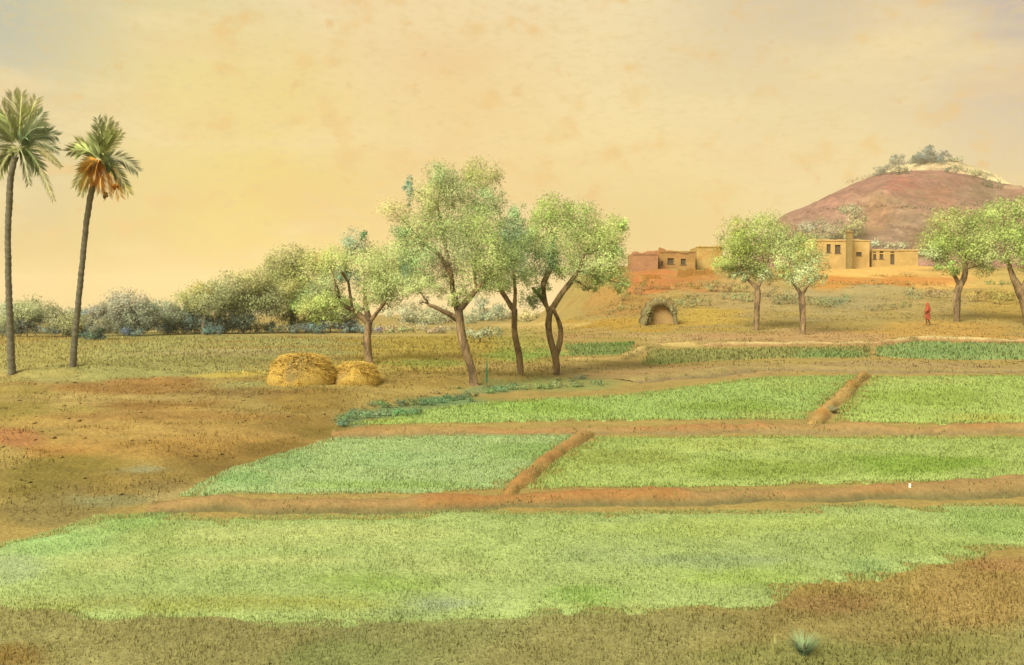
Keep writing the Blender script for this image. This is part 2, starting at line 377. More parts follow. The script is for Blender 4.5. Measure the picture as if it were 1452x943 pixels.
def fieldcol(X, Y, px, py, c, blobs):
    col = np.tile(np.array(C(*c)), (len(X), 1))
    return blobs_apply(col, px, py, X, Y, blobs)
def fz(x, y): return SL * y + .012 + .012 * fbm(x * .5, y * .5, 70, 2)
def blades(name, X, Y, Z, col, h, w, mat, lean=.35):
    n = len(X); a = RNG.uniform(0, 2 * math.pi, n); hh = h * RNG.uniform(.55, 1.25, n) * np.clip(1 + .7 * fbm(X * 2.2, Y * 2.2, 123, 3), .35, 1.9); ww = w * RNG.uniform(.6, 1.3, n)
    la = RNG.uniform(0, 2 * math.pi, n); lr = hh * RNG.uniform(0, lean, n)
    V = np.zeros((n, 3, 3)); V[:, 0] = np.stack([X - np.cos(a) * ww, Y - np.sin(a) * ww, Z], 1); V[:, 1] = np.stack([X + np.cos(a) * ww, Y + np.sin(a) * ww, Z], 1)
    V[:, 2] = np.stack([X + np.cos(la) * lr, Y + np.sin(la) * lr, Z + hh], 1)
    cc = np.repeat(col * RNG.uniform(.9, 1.1, (n, 1)), 3, 0)
    o = np_mesh(name, V.reshape(-1, 3), np.arange(3 * n).reshape(-1, 3), mat, col=cc, smooth=False)
    o['kind'] = 'stuff'; return o
FIELDS = [
 dict(p=[(-420, 930), (-150, 822), (0, 770), (75, 750), (150, 730), (210, 727), (300, 733), (700, 726), (1000, 722), (1452, 716), (1760, 712), (1760, 750), (1452, 778), (1380, 792), (1260, 815), (1130, 838), (1080, 862), (900, 872), (600, 880), (400, 885), (200, 880), (100, 872), (0, 862), (-60, 858), (-420, 990)],
      amp=.26, c=(172, 184, 102), n=130000, h=.045, w=.007,
      b=[(180, 740, 40, 40, (150, 176, 90), .7), (60, 770, 120, 22, (160, 190, 106), .7), (20, 810, 60, 24, (176, 188, 126), .7), (400, 760, 240, 22, (188, 192, 108), .7), (300, 800, 200, 12, (194, 196, 112), .6),
         (500, 830, 120, 12, (158, 178, 78), .7), (640, 800, 120, 16, (186, 192, 110), .6), (560, 868, 80, 8, (144, 154, 96), .7), (620, 858, 60, 7, (150, 160, 116), .7), (830, 845, 90, 12, (142, 172, 70), .7),
         (1000, 795, 110, 10, (156, 168, 108), .7), (850, 785, 60, 14, (166, 178, 108), .6), (1000, 745, 220, 16, (184, 194, 98), .7), (1280, 770, 120, 20, (164, 176, 88), .7), (1420, 740, 80, 26, (152, 174, 84), .6),
         (300, 862, 200, 10, (176, 174, 78), .7), (230, 780, 30, 60, (152, 166, 84), .5), (1060, 815, 120, 12, (168, 186, 84), .7), (900, 862, 130, 7, (176, 170, 90), .6), (700, 780, 50, 20, (172, 184, 100), .5),
         (1230, 800, 40, 8, (134, 158, 88), .6), (130, 855, 160, 8, (168, 170, 92), .6)]),
 dict(p=[(252, 704), (330, 662), (450, 627), (484, 620), (640, 618), (815, 616), (788, 640), (712, 694), (600, 699), (400, 700)], c=(178, 194, 118), n=52000, h=.055, w=.010,
      b=[(340, 680, 50, 16, (146, 178, 98), .7), (400, 650, 60, 14, (154, 180, 104), .6), (620, 650, 100, 14, (172, 194, 118), .7), (560, 690, 140, 8, (160, 186, 88), .6), (760, 640, 60, 14, (150, 178, 84), .5)]),
 dict(p=[(745, 694), (800, 645), (846, 620), (1000, 619), (1460, 619), (1760, 619), (1760, 680), (1460, 680), (1200, 686), (1000, 691), (850, 691)], c=(178, 190, 98), n=64000, h=.055, w=.010,
      b=[(1300, 660, 120, 16, (140, 166, 58), .8), (880, 650, 80, 14, (160, 166, 74), .7), (1060, 665, 130, 14, (150, 166, 66), .7), (1100, 632, 200, 8, (184, 190, 94), .7), (800, 670, 50, 10, (168, 178, 84), .6)]),
 dict(p=[(478, 604), (560, 590), (640, 575), (760, 566), (880, 560), (980, 548), (1080, 535), (1216, 532), (1190, 556), (1142, 594), (1000, 596), (830, 597), (700, 599), (600, 601)], c=(170, 188, 96), n=34000, h=.08, w=.014,
      b=[(1050, 578, 90, 10, (148, 168, 66), .7), (760, 580, 120, 10, (156, 182, 76), .6), (1140, 545, 80, 8, (180, 190, 96), .6), (1090, 590, 60, 5, (184, 182, 90), .6), (540, 598, 60, 5, (178, 190, 90), .7)]),
 dict(p=[(1240, 534), (1460, 532), (1760, 532), (1760, 598), (1460, 600), (1300, 602), (1180, 598), (1203, 566)], c=(174, 188, 92), n=24000, h=.08, w=.014,
      b=[(1330, 565, 90, 14, (154, 172, 68), .6), (1300, 540, 100, 5, (186, 190, 98), .6), (1400, 592, 90, 5, (186, 172, 74), .6)]),
 dict(p=[(1245, 491), (1300, 484), (1460, 488), (1620, 491), (1620, 510), (1460, 510), (1350, 511), (1240, 506)], c=(152, 168, 92), n=6000, h=.14, w=.03,
      b=[(1330, 498, 60, 9, (138, 160, 86), .8)]),
 dict(p=[(798, 489), (900, 485), (888, 503), (808, 505)], c=(142, 154, 80), n=2500, h=.14, w=.03, b=[(880, 488, 20, 4, (120, 150, 70), .7)]),
 dict(p=[(925, 496), (1236, 492), (1234, 507), (1100, 508), (1000, 513), (905, 519)], c=(160, 156, 84), n=6000, h=.14, w=.03, b=[(1170, 502, 50, 6, (134, 154, 80), .8), (960, 515, 60, 5, (140, 150, 74), .7)]),
]
for fd in FIELDS:
    A = jitter_poly(fd['p'], amp=fd.get('amp', .10)); bm = bmesh.new()
    x0, x1, y0, y1 = A[:, 0].min(), A[:, 0].max(), A[:, 1].min(), A[:, 1].max()
    # near parts: sheet triangulated from outline plus interior points
    from mathutils.geometry import delaunay_2d_cdt
    stp = .5 if y1 < 35 else .8
    gxx, gyy = np.meshgrid(np.arange(x0, x1, stp), np.arange(y0, y1, stp)); gxx, gyy = gxx.ravel() + RNG.uniform(-.1, .1, gxx.size), gyy.ravel() + RNG.uniform(-.1, .1, gyy.size)
    k = inside(gxx, gyy, A); pts = np.concatenate([A, np.stack([gxx[k], gyy[k]], 1)])
    r = delaunay_2d_cdt([Vector(p) for p in pts], [], [list(range(len(A)))], 1, 1e-4)
    vx = np.array([(v.x, v.y) for v in r[0]]); fc = np.array([f for f in r[2] if len(f) == 3])
    vz = fz(vx[:, 0], vx[:, 1]); vz[:len(A)] -= .07; qx, qy = project(vx[:, 0], vx[:, 1], vz)
    o = np_mesh('rice_field', np.column_stack([vx, vz]), fc, M['ground'], col=fieldcol(vx[:, 0], vx[:, 1], qx, qy, fd['c'], fd['b'])); o['kind'] = 'structure'
    n = fd['n']; cx = RNG.uniform(x0, x1, n * 3); cy = RNG.uniform(y0, y1, n * 3); qx, qy = project(cx, cy, SL * cy)
    k = (qx > -90) & (qx < 1545); cx, cy = cx[k], cy[k]; k = inside(cx, cy, A); cx, cy = cx[k][:n], cy[k][:n]
    zz = fz(cx, cy); qx, qy = project(cx, cy, zz); cc = fieldcol(cx, cy, qx, qy, fd['c'], fd['b']) * 1.28
    blades('rice_shoots', cx, cy, zz - .01, cc, fd['h'], fd['w'], M['grass'])

# dry grass on the near bank and scattered over the left ground
def scatter_grass(name, n, box, h, w, keep, tint=1.0, cap=None):
    X = RNG.uniform(box[0], box[1], n); Y = RNG.uniform(box[2], box[3], n); Z = terrain(X, Y)
    px, py = project(X, Y, Z); k = (px > -90) & (px < 1545) & (py < 1010) & keep(px, py, X, Y)
    if k.sum() == 0: return
    X, Y, Z, px, py = X[k], Y[k], Z[k], px[k], py[k]
    bs = np.tile(np.array(C(168, 142, 72)), (len(X), 1)); f2 = sst(840, 880, py)[:, None]; bs = bs * (1 - f2) + np.array(C(154, 144, 80)) * f2
    cc = blobs_apply(bs, px, py, X, Y, GBL) * tint * 1.25
    blades(name, X, Y, Z - .02, cc, h, w, M['grass'], .8)
fpolys = [jitter_poly(f['p'], amp=f.get('amp', .10)) for f in FIELDS]
def clods(name, n, box, r0, r1, keep):
    X = RNG.uniform(box[0], box[1], n); Y = RNG.uniform(box[2], box[3], n); Z = terrain(X, Y); px, py = project(X, Y, Z)
    k = (px > -60) & (px < 1520) & (py < 990) & outside_fields(X, Y) & keep(px, py, X, Y) & (fbm(X * .8, Y * .8, 55, 3) > -.1); X, Y, Z, px, py = X[k], Y[k], Z[k], px[k], py[k]; n = len(X)
    cc = blobs_apply(np.tile(np.array(C(168, 142, 72)), (n, 1)), px, py, X, Y, GBL) * RNG.uniform(.7, 1.1, (n, 1))
    O = np.array([(1, 0, 0), (0, 1, 0), (-1, 0, 0), (0, -1, 0), (0, 0, 1), (.7, .7, .45), (-.7, .7, .5), (-.7, -.7, .4), (.7, -.7, .5)], float)
    Fo = np.array([(4, 0, 5), (4, 5, 1), (4, 1, 6), (4, 6, 2), (4, 2, 7), (4, 7, 3), (4, 3, 8), (4, 8, 0)])
    R = r0 * (r1 / r0) ** RNG.uniform(0, 1, (n, 1, 1)) ** 2; V = O[None] * R * RNG.uniform(.6, 1.3, (n, 9, 3)) * np.array([1.2, 1.2, .7]) + np.stack([X, Y, Z - .01], 1)[:, None]
    Fs = (Fo[None] + (np.arange(n) * 9)[:, None, None]).reshape(-1, 3)
    np_mesh(name, V.reshape(-1, 3), Fs, M['bund'], col=np.repeat(cc, 9, 0), smooth=False)['kind'] = 'stuff'
def outside_fields(X, Y):
    r = np.ones(len(X), bool)
    for A in fpolys: r &= ~inside(X, Y, A)
    return r
scatter_grass('dry_grass', 110000, (-8, 9, 10.5, 18), .07, .007, lambda px, py, X, Y: (py > 790) & (vnoise(X * 1.5, Y * 1.5, 3) + .5 > .02) & outside_fields(X, Y))
scatter_grass('short_grass', 90000, (-28, 0, 15, 47), .09, .012, lambda px, py, X, Y: (seg_dist(X, Y, BANK) > .1) & (fbm(X * .6, Y * .9, 8, 3) > -.05) & (px < 760))
scatter_grass('field_grass', 50000, (-46, 2, 40, 66), .12, .03, lambda px, py, X, Y: (seg_dist(X, Y, BANK) > .5) & (px < 800))

scatter_grass('slope_grass', 60000, (-3, 62, 43, 100), .11, .03, lambda px, py, X, Y: outside_fields(X, Y) & (px > 640) & (fbm(X * .35, Y * .6, 18, 3) > -.12))
clods('clods', 7000, (-26, 2, 14, 46), .015, .07, lambda px, py, X, Y: seg_dist(X, Y, BANK) > 0)
clods('clods', 9000, (-9, 10, 10.5, 18), .008, .03, lambda px, py, X, Y: py > 790)
clods('clods', 6000, (-4, 50, 42, 110), .03, .12, lambda px, py, X, Y: px > 640)

# ------------------------------------------------------------------ bunds between the fields
def bund(pts, width, height, ctop, cside, skew=0, name='path'):
    pl = [Vector(plane_pt(*p)) for p in pts]; pa = [pl[0]]
    for a, b in zip(pl[:-1], pl[1:]):
        n = max(1, int((b - a).length / .22))
        for k in range(1, n + 1): pa.append(a + (b - a) * k / n)
    n = len(pa); prof = [(-1.35, -.35), (-.95, .15), (-.62, .75), (-.3, 1.0), (0, 1.04), (.3, 1.0), (.62, .75), (.95, .15), (1.35, -.35)]
    V = []; Cc = []
    for i, p in enumerate(pa):
        t = (pa[min(i + 2, n - 1)] - pa[max(i - 2, 0)]).normalized(); nrm = Vector((-t.y, t.x))
        if nrm.y < 0 and abs(t.x) > .3: nrm = -nrm
        e = min(1, (i + .3) / 3, (n - 1 - i + .3) / 3)
        wn = 1 + .8 * float(fbm(p.x * .9, p.y * .9, 33, 3)); hn = 1 + 1.0 * float(fbm(p.x * .7 + 5, p.y * .7, 35, 3)); off = .25 * float(fbm(p.x * .5, p.y * .5, 37, 2))
        for u, v in prof:
            jx = .05 * float(vnoise(p.x * 5 + u * 3, p.y * 5, 39))
            q = p + nrm * (u * width / 2 * wn + off * width + jx)
            V.append((q.x, q.y, SL * q.y + v * height * hn * e + .05 * float(fbm(q.x * 5, q.y * 5, 40, 2)) - .0))
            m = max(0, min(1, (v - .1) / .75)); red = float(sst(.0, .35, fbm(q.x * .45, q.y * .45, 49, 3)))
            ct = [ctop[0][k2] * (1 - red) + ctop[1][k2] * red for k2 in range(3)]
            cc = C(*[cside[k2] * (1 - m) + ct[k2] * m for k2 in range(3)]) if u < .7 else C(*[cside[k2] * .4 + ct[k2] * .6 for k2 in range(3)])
            Cc.append(cc)
    k = len(prof); Fq = [(i * k + j, i * k + j + 1, (i + 1) * k + j + 1, (i + 1) * k + j) for i in range(n - 1) for j in range(k - 1)]
    o = np_mesh(name, V, Fq, M['bund'], col=Cc); o['kind'] = 'structure'
    VA = np.array(V); m_ = n * 16; ii = RNG.integers(0, n - 1, m_); jj = RNG.choice([0, 1, 1, 1, 2, 2, 3, 5, 6, 6, 7, 7], m_); ww = RNG.uniform(0, 1, (m_, 1)); w2 = RNG.uniform(0, 1, (m_, 1))
    q_ = (VA[ii * k + jj] * (1 - ww) + VA[ii * k + jj + 1] * ww) * (1 - w2) + (VA[(ii + 1) * k + jj] * (1 - ww) + VA[(ii + 1) * k + jj + 1] * ww) * w2
    kk = fbm(q_[:, 0] * 1.2, q_[:, 1] * 1.2, 88, 3) > -.05; q_ = q_[kk]
    gc = np.where(RNG.uniform(0, 1, (len(q_), 1)) < .45, np.array([C(160, 164, 84)]), np.array([C(178, 150, 84)])) * 1.15
    blades('bund_grass', q_[:, 0], q_[:, 1], q_[:, 2] - .01, gc, .055 * (1 + q_[:, 1].mean() / 60), .008 * (1 + q_[:, 1].mean() / 40), M['grass'], .8)
    return pa
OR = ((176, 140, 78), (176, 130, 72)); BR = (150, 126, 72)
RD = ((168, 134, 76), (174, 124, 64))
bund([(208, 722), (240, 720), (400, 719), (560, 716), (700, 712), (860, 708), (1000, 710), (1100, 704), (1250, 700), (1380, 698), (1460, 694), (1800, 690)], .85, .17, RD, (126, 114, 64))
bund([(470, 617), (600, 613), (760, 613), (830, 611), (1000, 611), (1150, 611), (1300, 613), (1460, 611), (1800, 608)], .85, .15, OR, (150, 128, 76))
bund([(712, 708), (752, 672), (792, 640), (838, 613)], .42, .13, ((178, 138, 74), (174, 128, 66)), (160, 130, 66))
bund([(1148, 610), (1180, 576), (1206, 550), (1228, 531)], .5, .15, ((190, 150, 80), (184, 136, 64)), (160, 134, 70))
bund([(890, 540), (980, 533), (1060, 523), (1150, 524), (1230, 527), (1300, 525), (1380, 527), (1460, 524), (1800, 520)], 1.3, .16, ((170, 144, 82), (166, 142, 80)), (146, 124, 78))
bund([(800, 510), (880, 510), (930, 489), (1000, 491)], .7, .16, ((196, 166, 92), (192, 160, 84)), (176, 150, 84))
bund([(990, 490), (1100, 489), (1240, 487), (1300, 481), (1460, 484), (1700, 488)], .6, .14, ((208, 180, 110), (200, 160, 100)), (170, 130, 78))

# ------------------------------------------------------------------ water in the ditch and puddles
def water_mat():
    m = bpy.data.materials.new('muddy_water'); m.use_nodes = True; t = m.node_tree; b = t.nodes['Principled BSDF']
    b.inputs['Base Color'].default_value = (*C(130, 138, 108), 1); b.inputs['Roughness'].default_value = .25
    no = N('ShaderNodeTexNoise', t); no.inputs['Scale'].default_value = 6; bu = N('ShaderNodeBump', t); bu.inputs['Strength'].default_value = .15
    t.links.new(no.outputs['Fac'], bu.inputs['Height']); t.links.new(bu.outputs[0], b.inputs['Normal']); return m
M['water'] = water_mat()
def puddle(px, py, rx, ry):
    c = onground(px, py); sc = c.y / F; V = [(c.x, c.y, c.z + .05)]; n = 40
    for i in range(n):
        a = 2 * math.pi * i / n; r = 1 + .5 * float(fbm(math.cos(a) * 1.5 + px, math.sin(a) * 1.5, 5, 3))
        vx_, vy_ = c.x + math.cos(a) * rx * sc * r, c.y + math.sin(a) * ry * c.y * c.y / 7060 * r; V.append((vx_, vy_, float(terrain(vx_, vy_)) + .03))
    Fs = [(0, 1 + i, 1 + (i + 1) % n) for i in range(n)]
    np_mesh('water', V, Fs, M['water'])['kind'] = 'structure'
pass; 

# ------------------------------------------------------------------ foliage
GOLD = (1.0, .93, .70)
def leaves(blobs, Y, density, leaf, seed, fray=.12, gain=1.5):
    """blobs: (px,py,rx,ry,colour[,weight]) of leaf clumps standing at distance Y; returns V,F,col,nrm"""
    r = np.random.default_rng(seed); Vs = []; Cs = []; Ns = []
    sc = Y / F; xs = [b[0] for b in blobs]; cx0 = sum(xs) / len(xs)
    for b in blobs:
        bx, by, rx, ry, c = b[:5]; wt = b[5] if len(b) > 5 else 1
        dyo = (b[6] if len(b) > 6 else r.uniform(-.35, .35)) * rx * sc
        c0 = np.array(P(bx, by, Y)) + np.array([0, dyo, 0]); rad = np.array([rx * sc, min(rx, ry * 1.3) * .95 * sc, ry * sc]) * 1.08
        area = rx * ry * sc * sc; n = int(max(30, 10.5 * density * wt * area / (leaf * leaf)))
        # small twigs inside the clump give an uneven outline and gaps
        nt_ = max(8, int(n / 60)); d = r.normal(size=(nt_, 3)); d /= np.linalg.norm(d, axis=1)[:, None]
        rr = r.uniform(0, 1, nt_) ** .42; tw = c0 + d * rr[:, None] * rad * (1 - fray * .6)
        ti = r.integers(0, nt_, n); spread = max(leaf * 1.5, .30 * min(rad[0], rad[2]))
        p = tw[ti] + r.normal(size=(n, 3)) * spread * r.uniform(.45, 1, nt_)[ti][:, None]
        out = (p - c0) / rad; ol = np.linalg.norm(out, axis=1)
        k = ol < 1 + fray * r.uniform(0, 2, n); p = p[k]; out = out[k]; ti = ti[k]; n = len(p)
        nrm = out + np.array([0, 0, .45]) + r.normal(size=(n, 3)) * .05 + (p - tw[ti]) / spread * .16 + np.array([-.15, -.35, .1]); nrm /= np.linalg.norm(nrm, axis=1)[:, None] + 1e-6
        a = r.normal(size=(n, 3)); a /= np.linalg.norm(a, axis=1)[:, None]; b2 = np.cross(a, r.normal(size=(n, 3))); b2 /= np.linalg.norm(b2, axis=1)[:, None]
        s = (leaf * r.uniform(.6, 1.3, n))[:, None]
        q = np.stack([p - a * s * .62, p - b2 * s * .46, p + a * s * .62, p + b2 * s * .46], 1)
        twc = r.uniform(.80, 1.12, nt_)[ti][:, None] * r.uniform(.95, 1.05, (n, 1)); hs = 1 + r.uniform(-.03, .03, (n, 3))
        c = tuple(v_ + (m_ - v_) * .05 for v_, m_ in zip(c, (sum(c) / 3 + 6,) * 3)); cc = np.array(C(*c)) * twc * hs * gain
        Vs.append(q.reshape(-1, 3)); Cs.append(np.repeat(cc, 4, 0)); Ns.append(np.repeat(nrm, 4, 0))
    V = np.concatenate(Vs); return V, np.arange(len(V)).reshape(-1, 4), np.clip(np.concatenate(Cs), 0, .85), np.concatenate(Ns)

def tube(path, seg=8, seed=0, rough=.12):
    """path: list of (Vector, radius) -> V, F with caps"""
    rr = random.Random(seed); pts = []
    for (a, ra), (b, rb) in zip(path[:-1], path[1:]):
        n = max(2, int((b - a).length / max(.12, (ra + rb)))); n = min(n, 14)
        for k in range(n): pts.append((a.lerp(b, k / n), ra + (rb - ra) * k / n))
    pts.append(path[-1])
    # smooth
    sp = [pts[0]] + [((pts[i - 1][0] + pts[i][0] * 2 + pts[i + 1][0]) / 4, pts[i][1]) for i in range(1, len(pts) - 1)] + [pts[-1]]
    V = []; Fq = []; ph = rr.uniform(0, 6)
    for i, (p, r) in enumerate(sp):
        t = (sp[min(i + 1, len(sp) - 1)][0] - sp[max(i - 1, 0)][0]).normalized()
        u = t.cross(Vector((0, 1, 0)));  u = u.normalized() if u.length > .1 else Vector((1, 0, 0)); v = t.cross(u)
        for k in range(seg):
            a = 2 * math.pi * k / seg + ph; q = r * (1 + rough * rr.uniform(-1, 1) + rough * math.sin(3 * a + i * .4))
            V.append(p + u * math.cos(a) * q + v * math.sin(a) * q)
    for i in range(len(sp) - 1):
        for k in range(seg): Fq.append((i * seg + k, i * seg + (k + 1) % seg, (i + 1) * seg + (k + 1) % seg, (i + 1) * seg + k))
    e = (len(sp) - 1) * seg
    for k in range(0, seg - 2, 2): Fq.append((e, e + k + 1, e + k + 2, e + min(k + 3, seg - 1)) if k + 3 < seg + 1 and k + 3 <= seg - 1 else (e, e + k + 1, e + k + 2, e + k + 2))
    return [tuple(v) for v in V], [f for f in Fq if len(set(f)) == 4]
def tubes(paths, seg=8, seed=0, rough=.12):
    V = []; Fq = []
    for i, p in enumerate(paths):
        v, f = tube(p, seg, seed + i, rough); o = len(V); V += v; Fq += [tuple(k + o for k in q) for q in f]
    return V, Fq
COUNT = [0]
def tree(name, base, blobs, limbs, label, cat='tree', leaf_px=2.3, density=2.2, group=None, dY=0, bark='bark', fray=.14, Y=None, gain=None):
    """base: pixel of the trunk's foot; limbs: pixel polylines (px,py,radius px)"""
    COUNT[0] += 1; g = onground(*base) if Y is None else Vector((P(base[0], 450, Y).x, Y, surf(P(base[0], 450, Y).x, Y)))
    Yd = g.y; sc = Yd / F; rd = random.Random(COUNT[0]); gain = gain or ((1.26 if Yd < 60 else 1.08) if limbs else 1.1)
    root = empty(name, g, label, cat, group)
    paths = []
    if not limbs:
        tp = min(blobs, key=lambda b: abs(b[0] - base[0])); h = max(3, base[1] - tp[1])
        limbs = [[(base[0], base[1], max(1.2, h * .05)), (base[0] + 1, base[1] - h * .5, max(.9, h * .035)), (tp[0], tp[1], max(.5, h * .015))]]
    for li, l in enumerate(limbs):
        pth = []
        for k, (x, y, r) in enumerate(l):
            yo = 0 if (li == 0) else (k / max(1, len(l) - 1)) * rd.uniform(-.8, .8)
            q = P(x, y, Yd + yo)
            if li == 0 and k == 0: q = g - Vector((0, 0, .25 * sc / .03 * .4))
            pth.append((q, r * sc))
        if li == 0:
            q0, r0 = pth[0]; pth.insert(1, (q0.lerp(pth[1][0], .12), r0)); pth[0] = (q0, r0 * 1.5)
        paths.append(pth)
    # twigs running out into the clumps
    for b in blobs:
        l = limbs[rd.randrange(len(limbs))]; s = min((pt for l2 in limbs for pt in l2[1:]), key=lambda q: math.hypot(q[0] - b[0], q[1] - b[1]))
        a = P(s[0], s[1], Yd); e = P(b[0] + rd.uniform(-.3, .3) * b[2], b[1] - .2 * b[3], Yd + rd.uniform(-.4, .4) * b[2] * sc); mid = a.lerp(e, .5) + Vector((0, 0, .12)) * sc * 20
        paths.append([(a, max(.35, s[2] * .6) * sc), (mid, max(.3, s[2] * .4) * sc), (e, .3 * sc)])
    V, Fq = tubes(paths, 8 if Yd < 60 else 6, COUNT[0] * 10)
    np_mesh('trunk', V, Fq, M[bark], parent=root)
    V, Fq, cc, nn = leaves(blobs, Yd, density, leaf_px * sc, COUNT[0] + 100, fray, gain)
    np_mesh('crown', V, Fq, M['leaf'], parent=root, col=cc, nrm=nn, smooth=False)
    return root
OL = (158, 162, 94); LG = (176, 184, 108); TE = (120, 148, 104); DG = (112, 142, 72); YG = (188, 178, 88); DK = (132, 142, 66)
# the four trees at the edge of the rice fields
tree('tree', (525, 516), [(502, 345, 22, 20, (146, 160, 112)), (478, 372, 26, 24, (172, 176, 90)), (520, 372, 34, 26, (176, 180, 98)), (550, 385, 36, 34, (174, 180, 96)), (494, 392, 20, 16, (122, 144, 100)), (470, 400, 22, 24, OL), (530, 405, 34, 26, (170, 176, 94)),
     (470, 430, 26, 18, (164, 172, 84)), (555, 422, 30, 14, (182, 184, 108), .7), (440, 436, 28, 18, (168, 170, 84)), (460, 452, 24, 10, (160, 168, 80), .8), (575, 395, 24, 26, (172, 178, 98)), (540, 410, 26, 20, (176, 180, 100)), (515, 440, 16, 8, (150, 162, 84), .7), (541, 437, 6, 6, (70, 96, 52)), (553, 436, 5, 5, (78, 104, 56)), (516, 334, 6, 7, (66, 120, 60))],
     [[(525, 516, 5.4), (520, 490, 5.6), (523, 455, 5)], [(523, 458, 5), (505, 442, 3.6), (482, 430, 3), (476, 405, 2.5), (468, 380, 1.6)], [(523, 455, 5), (517, 425, 3), (519, 400, 2)], [(522, 460, 3), (545, 430, 2), (556, 400, 1.5)], [(500, 440, 2), (494, 400, 2), (484, 385, 2)]],
     'smallest tree of the field edge row, dark forked trunk beside the yellow haystacks')
tree('tree', (672, 546), [(625, 248, 24, 22, (150, 162, 92)), (680, 248, 32, 26, (160, 160, 78)), (650, 275, 40, 30, OL), (695, 285, 28, 24, (154, 168, 98)), (612, 280, 28, 24, (166, 168, 88)), (579, 270, 8, 22, (124, 148, 106)), (555, 300, 26, 18, (186, 176, 98), .6),
     (640, 315, 46, 34, (156, 166, 88)), (690, 325, 40, 34, (152, 162, 80)), (595, 325, 36, 30, (166, 172, 92)), (570, 330, 18, 14, (120, 148, 90)), (650, 350, 46, 34, OL), (600, 365, 34, 30, (146, 162, 88)), (578, 380, 14, 26, (122, 144, 98)), (700, 365, 34, 32, (168, 174, 90)),
     (632, 378, 22, 20, (178, 154, 104)), (675, 390, 36, 30, (164, 172, 86)), (610, 400, 32, 22, (172, 178, 98)), (715, 335, 20, 26, (132, 158, 104)), (585, 410, 22, 14, (184, 184, 108), .7), (640, 415, 24, 16, (180, 180, 100), .6), (603, 425, 6, 5, (80, 84, 50)), (595, 430, 5, 4, (92, 90, 56)), (732, 310, 16, 24, (150, 168, 100)), (700, 395, 26, 20, (168, 176, 92)), (565, 355, 26, 26, (168, 172, 96)), (725, 360, 20, 30, (158, 172, 96)), (650, 425, 24, 10, (176, 180, 96), .7)],
     [[(672, 546, 6), (671, 525, 5.8), (660, 498, 6), (653, 468, 6), (650, 440, 6)], [(650, 440, 5.5), (643, 415, 4), (640, 390, 3.2), (622, 360, 2.6), (600, 345, 2)], [(651, 440, 5), (668, 420, 4), (690, 395, 3), (700, 375, 2), (720, 330, 1.5)], [(648, 452, 4.5), (628, 440, 3.2), (608, 432, 2.2)], [(640, 390, 3), (628, 330, 2), (620, 290, 1.6)], [(676, 412, 2), (672, 380, 2), (676, 350, 1.2)]],
     'tallest broad-crowned tree, olive billowing leaves over a leaning forked trunk')
tree('tree', (739, 532), [(715, 400, 24, 18, (170, 180, 98), .8), (735, 370, 26, 30, (140, 162, 98)), (728, 340, 20, 22, (134, 154, 112)), (712, 372, 18, 18, LG), (742, 345, 18, 22, (158, 170, 92)), (745, 392, 20, 18, (172, 184, 100), .8)],
     [[(739, 532, 4.4), (737, 505, 4.6), (729, 470, 4.2), (729, 438, 4.4)], [(729, 440, 4), (716, 420, 3.5), (704, 400, 2.6)], [(729, 440, 3.4), (731, 415, 2.6), (728, 385, 2)]],
     'slender thin tree squeezed between the tallest tree and the twin-stemmed tree')
tree('tree', (790, 532), [(782, 300, 34, 24, (148, 160, 72)), (770, 320, 26, 24, (150, 162, 76)), (820, 312, 32, 28, (144, 158, 74)), (800, 345, 46, 34, (160, 166, 84)), (845, 335, 30, 28, (168, 176, 86)), (868, 330, 22, 26, (174, 182, 88)), (855, 368, 32, 30, (174, 180, 94)), (782, 350, 10, 18, (116, 140, 92)),
     (775, 370, 26, 28, (132, 154, 90)), (755, 345, 20, 22, (156, 170, 100)), (872, 358, 14, 18, (128, 160, 80)), (820, 380, 32, 24, (178, 184, 102)), (795, 382, 20, 14, (164, 174, 80)), (870, 390, 24, 24, (176, 182, 98)), (885, 408, 16, 16, (172, 180, 92), .8), (845, 398, 26, 14, (160, 176, 88)), (755, 422, 22, 16, (122, 144, 74)), (765, 408, 20, 12, (140, 168, 80)), (885, 318, 10, 16, (170, 182, 90)), (831, 408, 6, 4, (84, 88, 50))],
     [[(790, 532, 5), (789, 508, 5.2), (781, 485, 4.2), (777, 460, 4.6), (780, 440, 4.6)], [(780, 442, 4.5), (795, 418, 4.2), (812, 398, 4), (820, 385, 2.6), (828, 360, 1.8)], [(779, 442, 3.6), (770, 425, 2.6), (755, 408, 2)], [(788, 505, 4.5), (795, 485, 4), (796, 465, 3.4), (790, 450, 3), (784, 438, 3)], [(770, 402, 4), (779, 385, 3.6), (785, 360, 2.6), (783, 335, 1.6)], [(778, 445, 3), (772, 420, 3), (770, 402, 3.6)]],
     'twin-stemmed tree with wide bright green crown, rightmost of the field edge row')
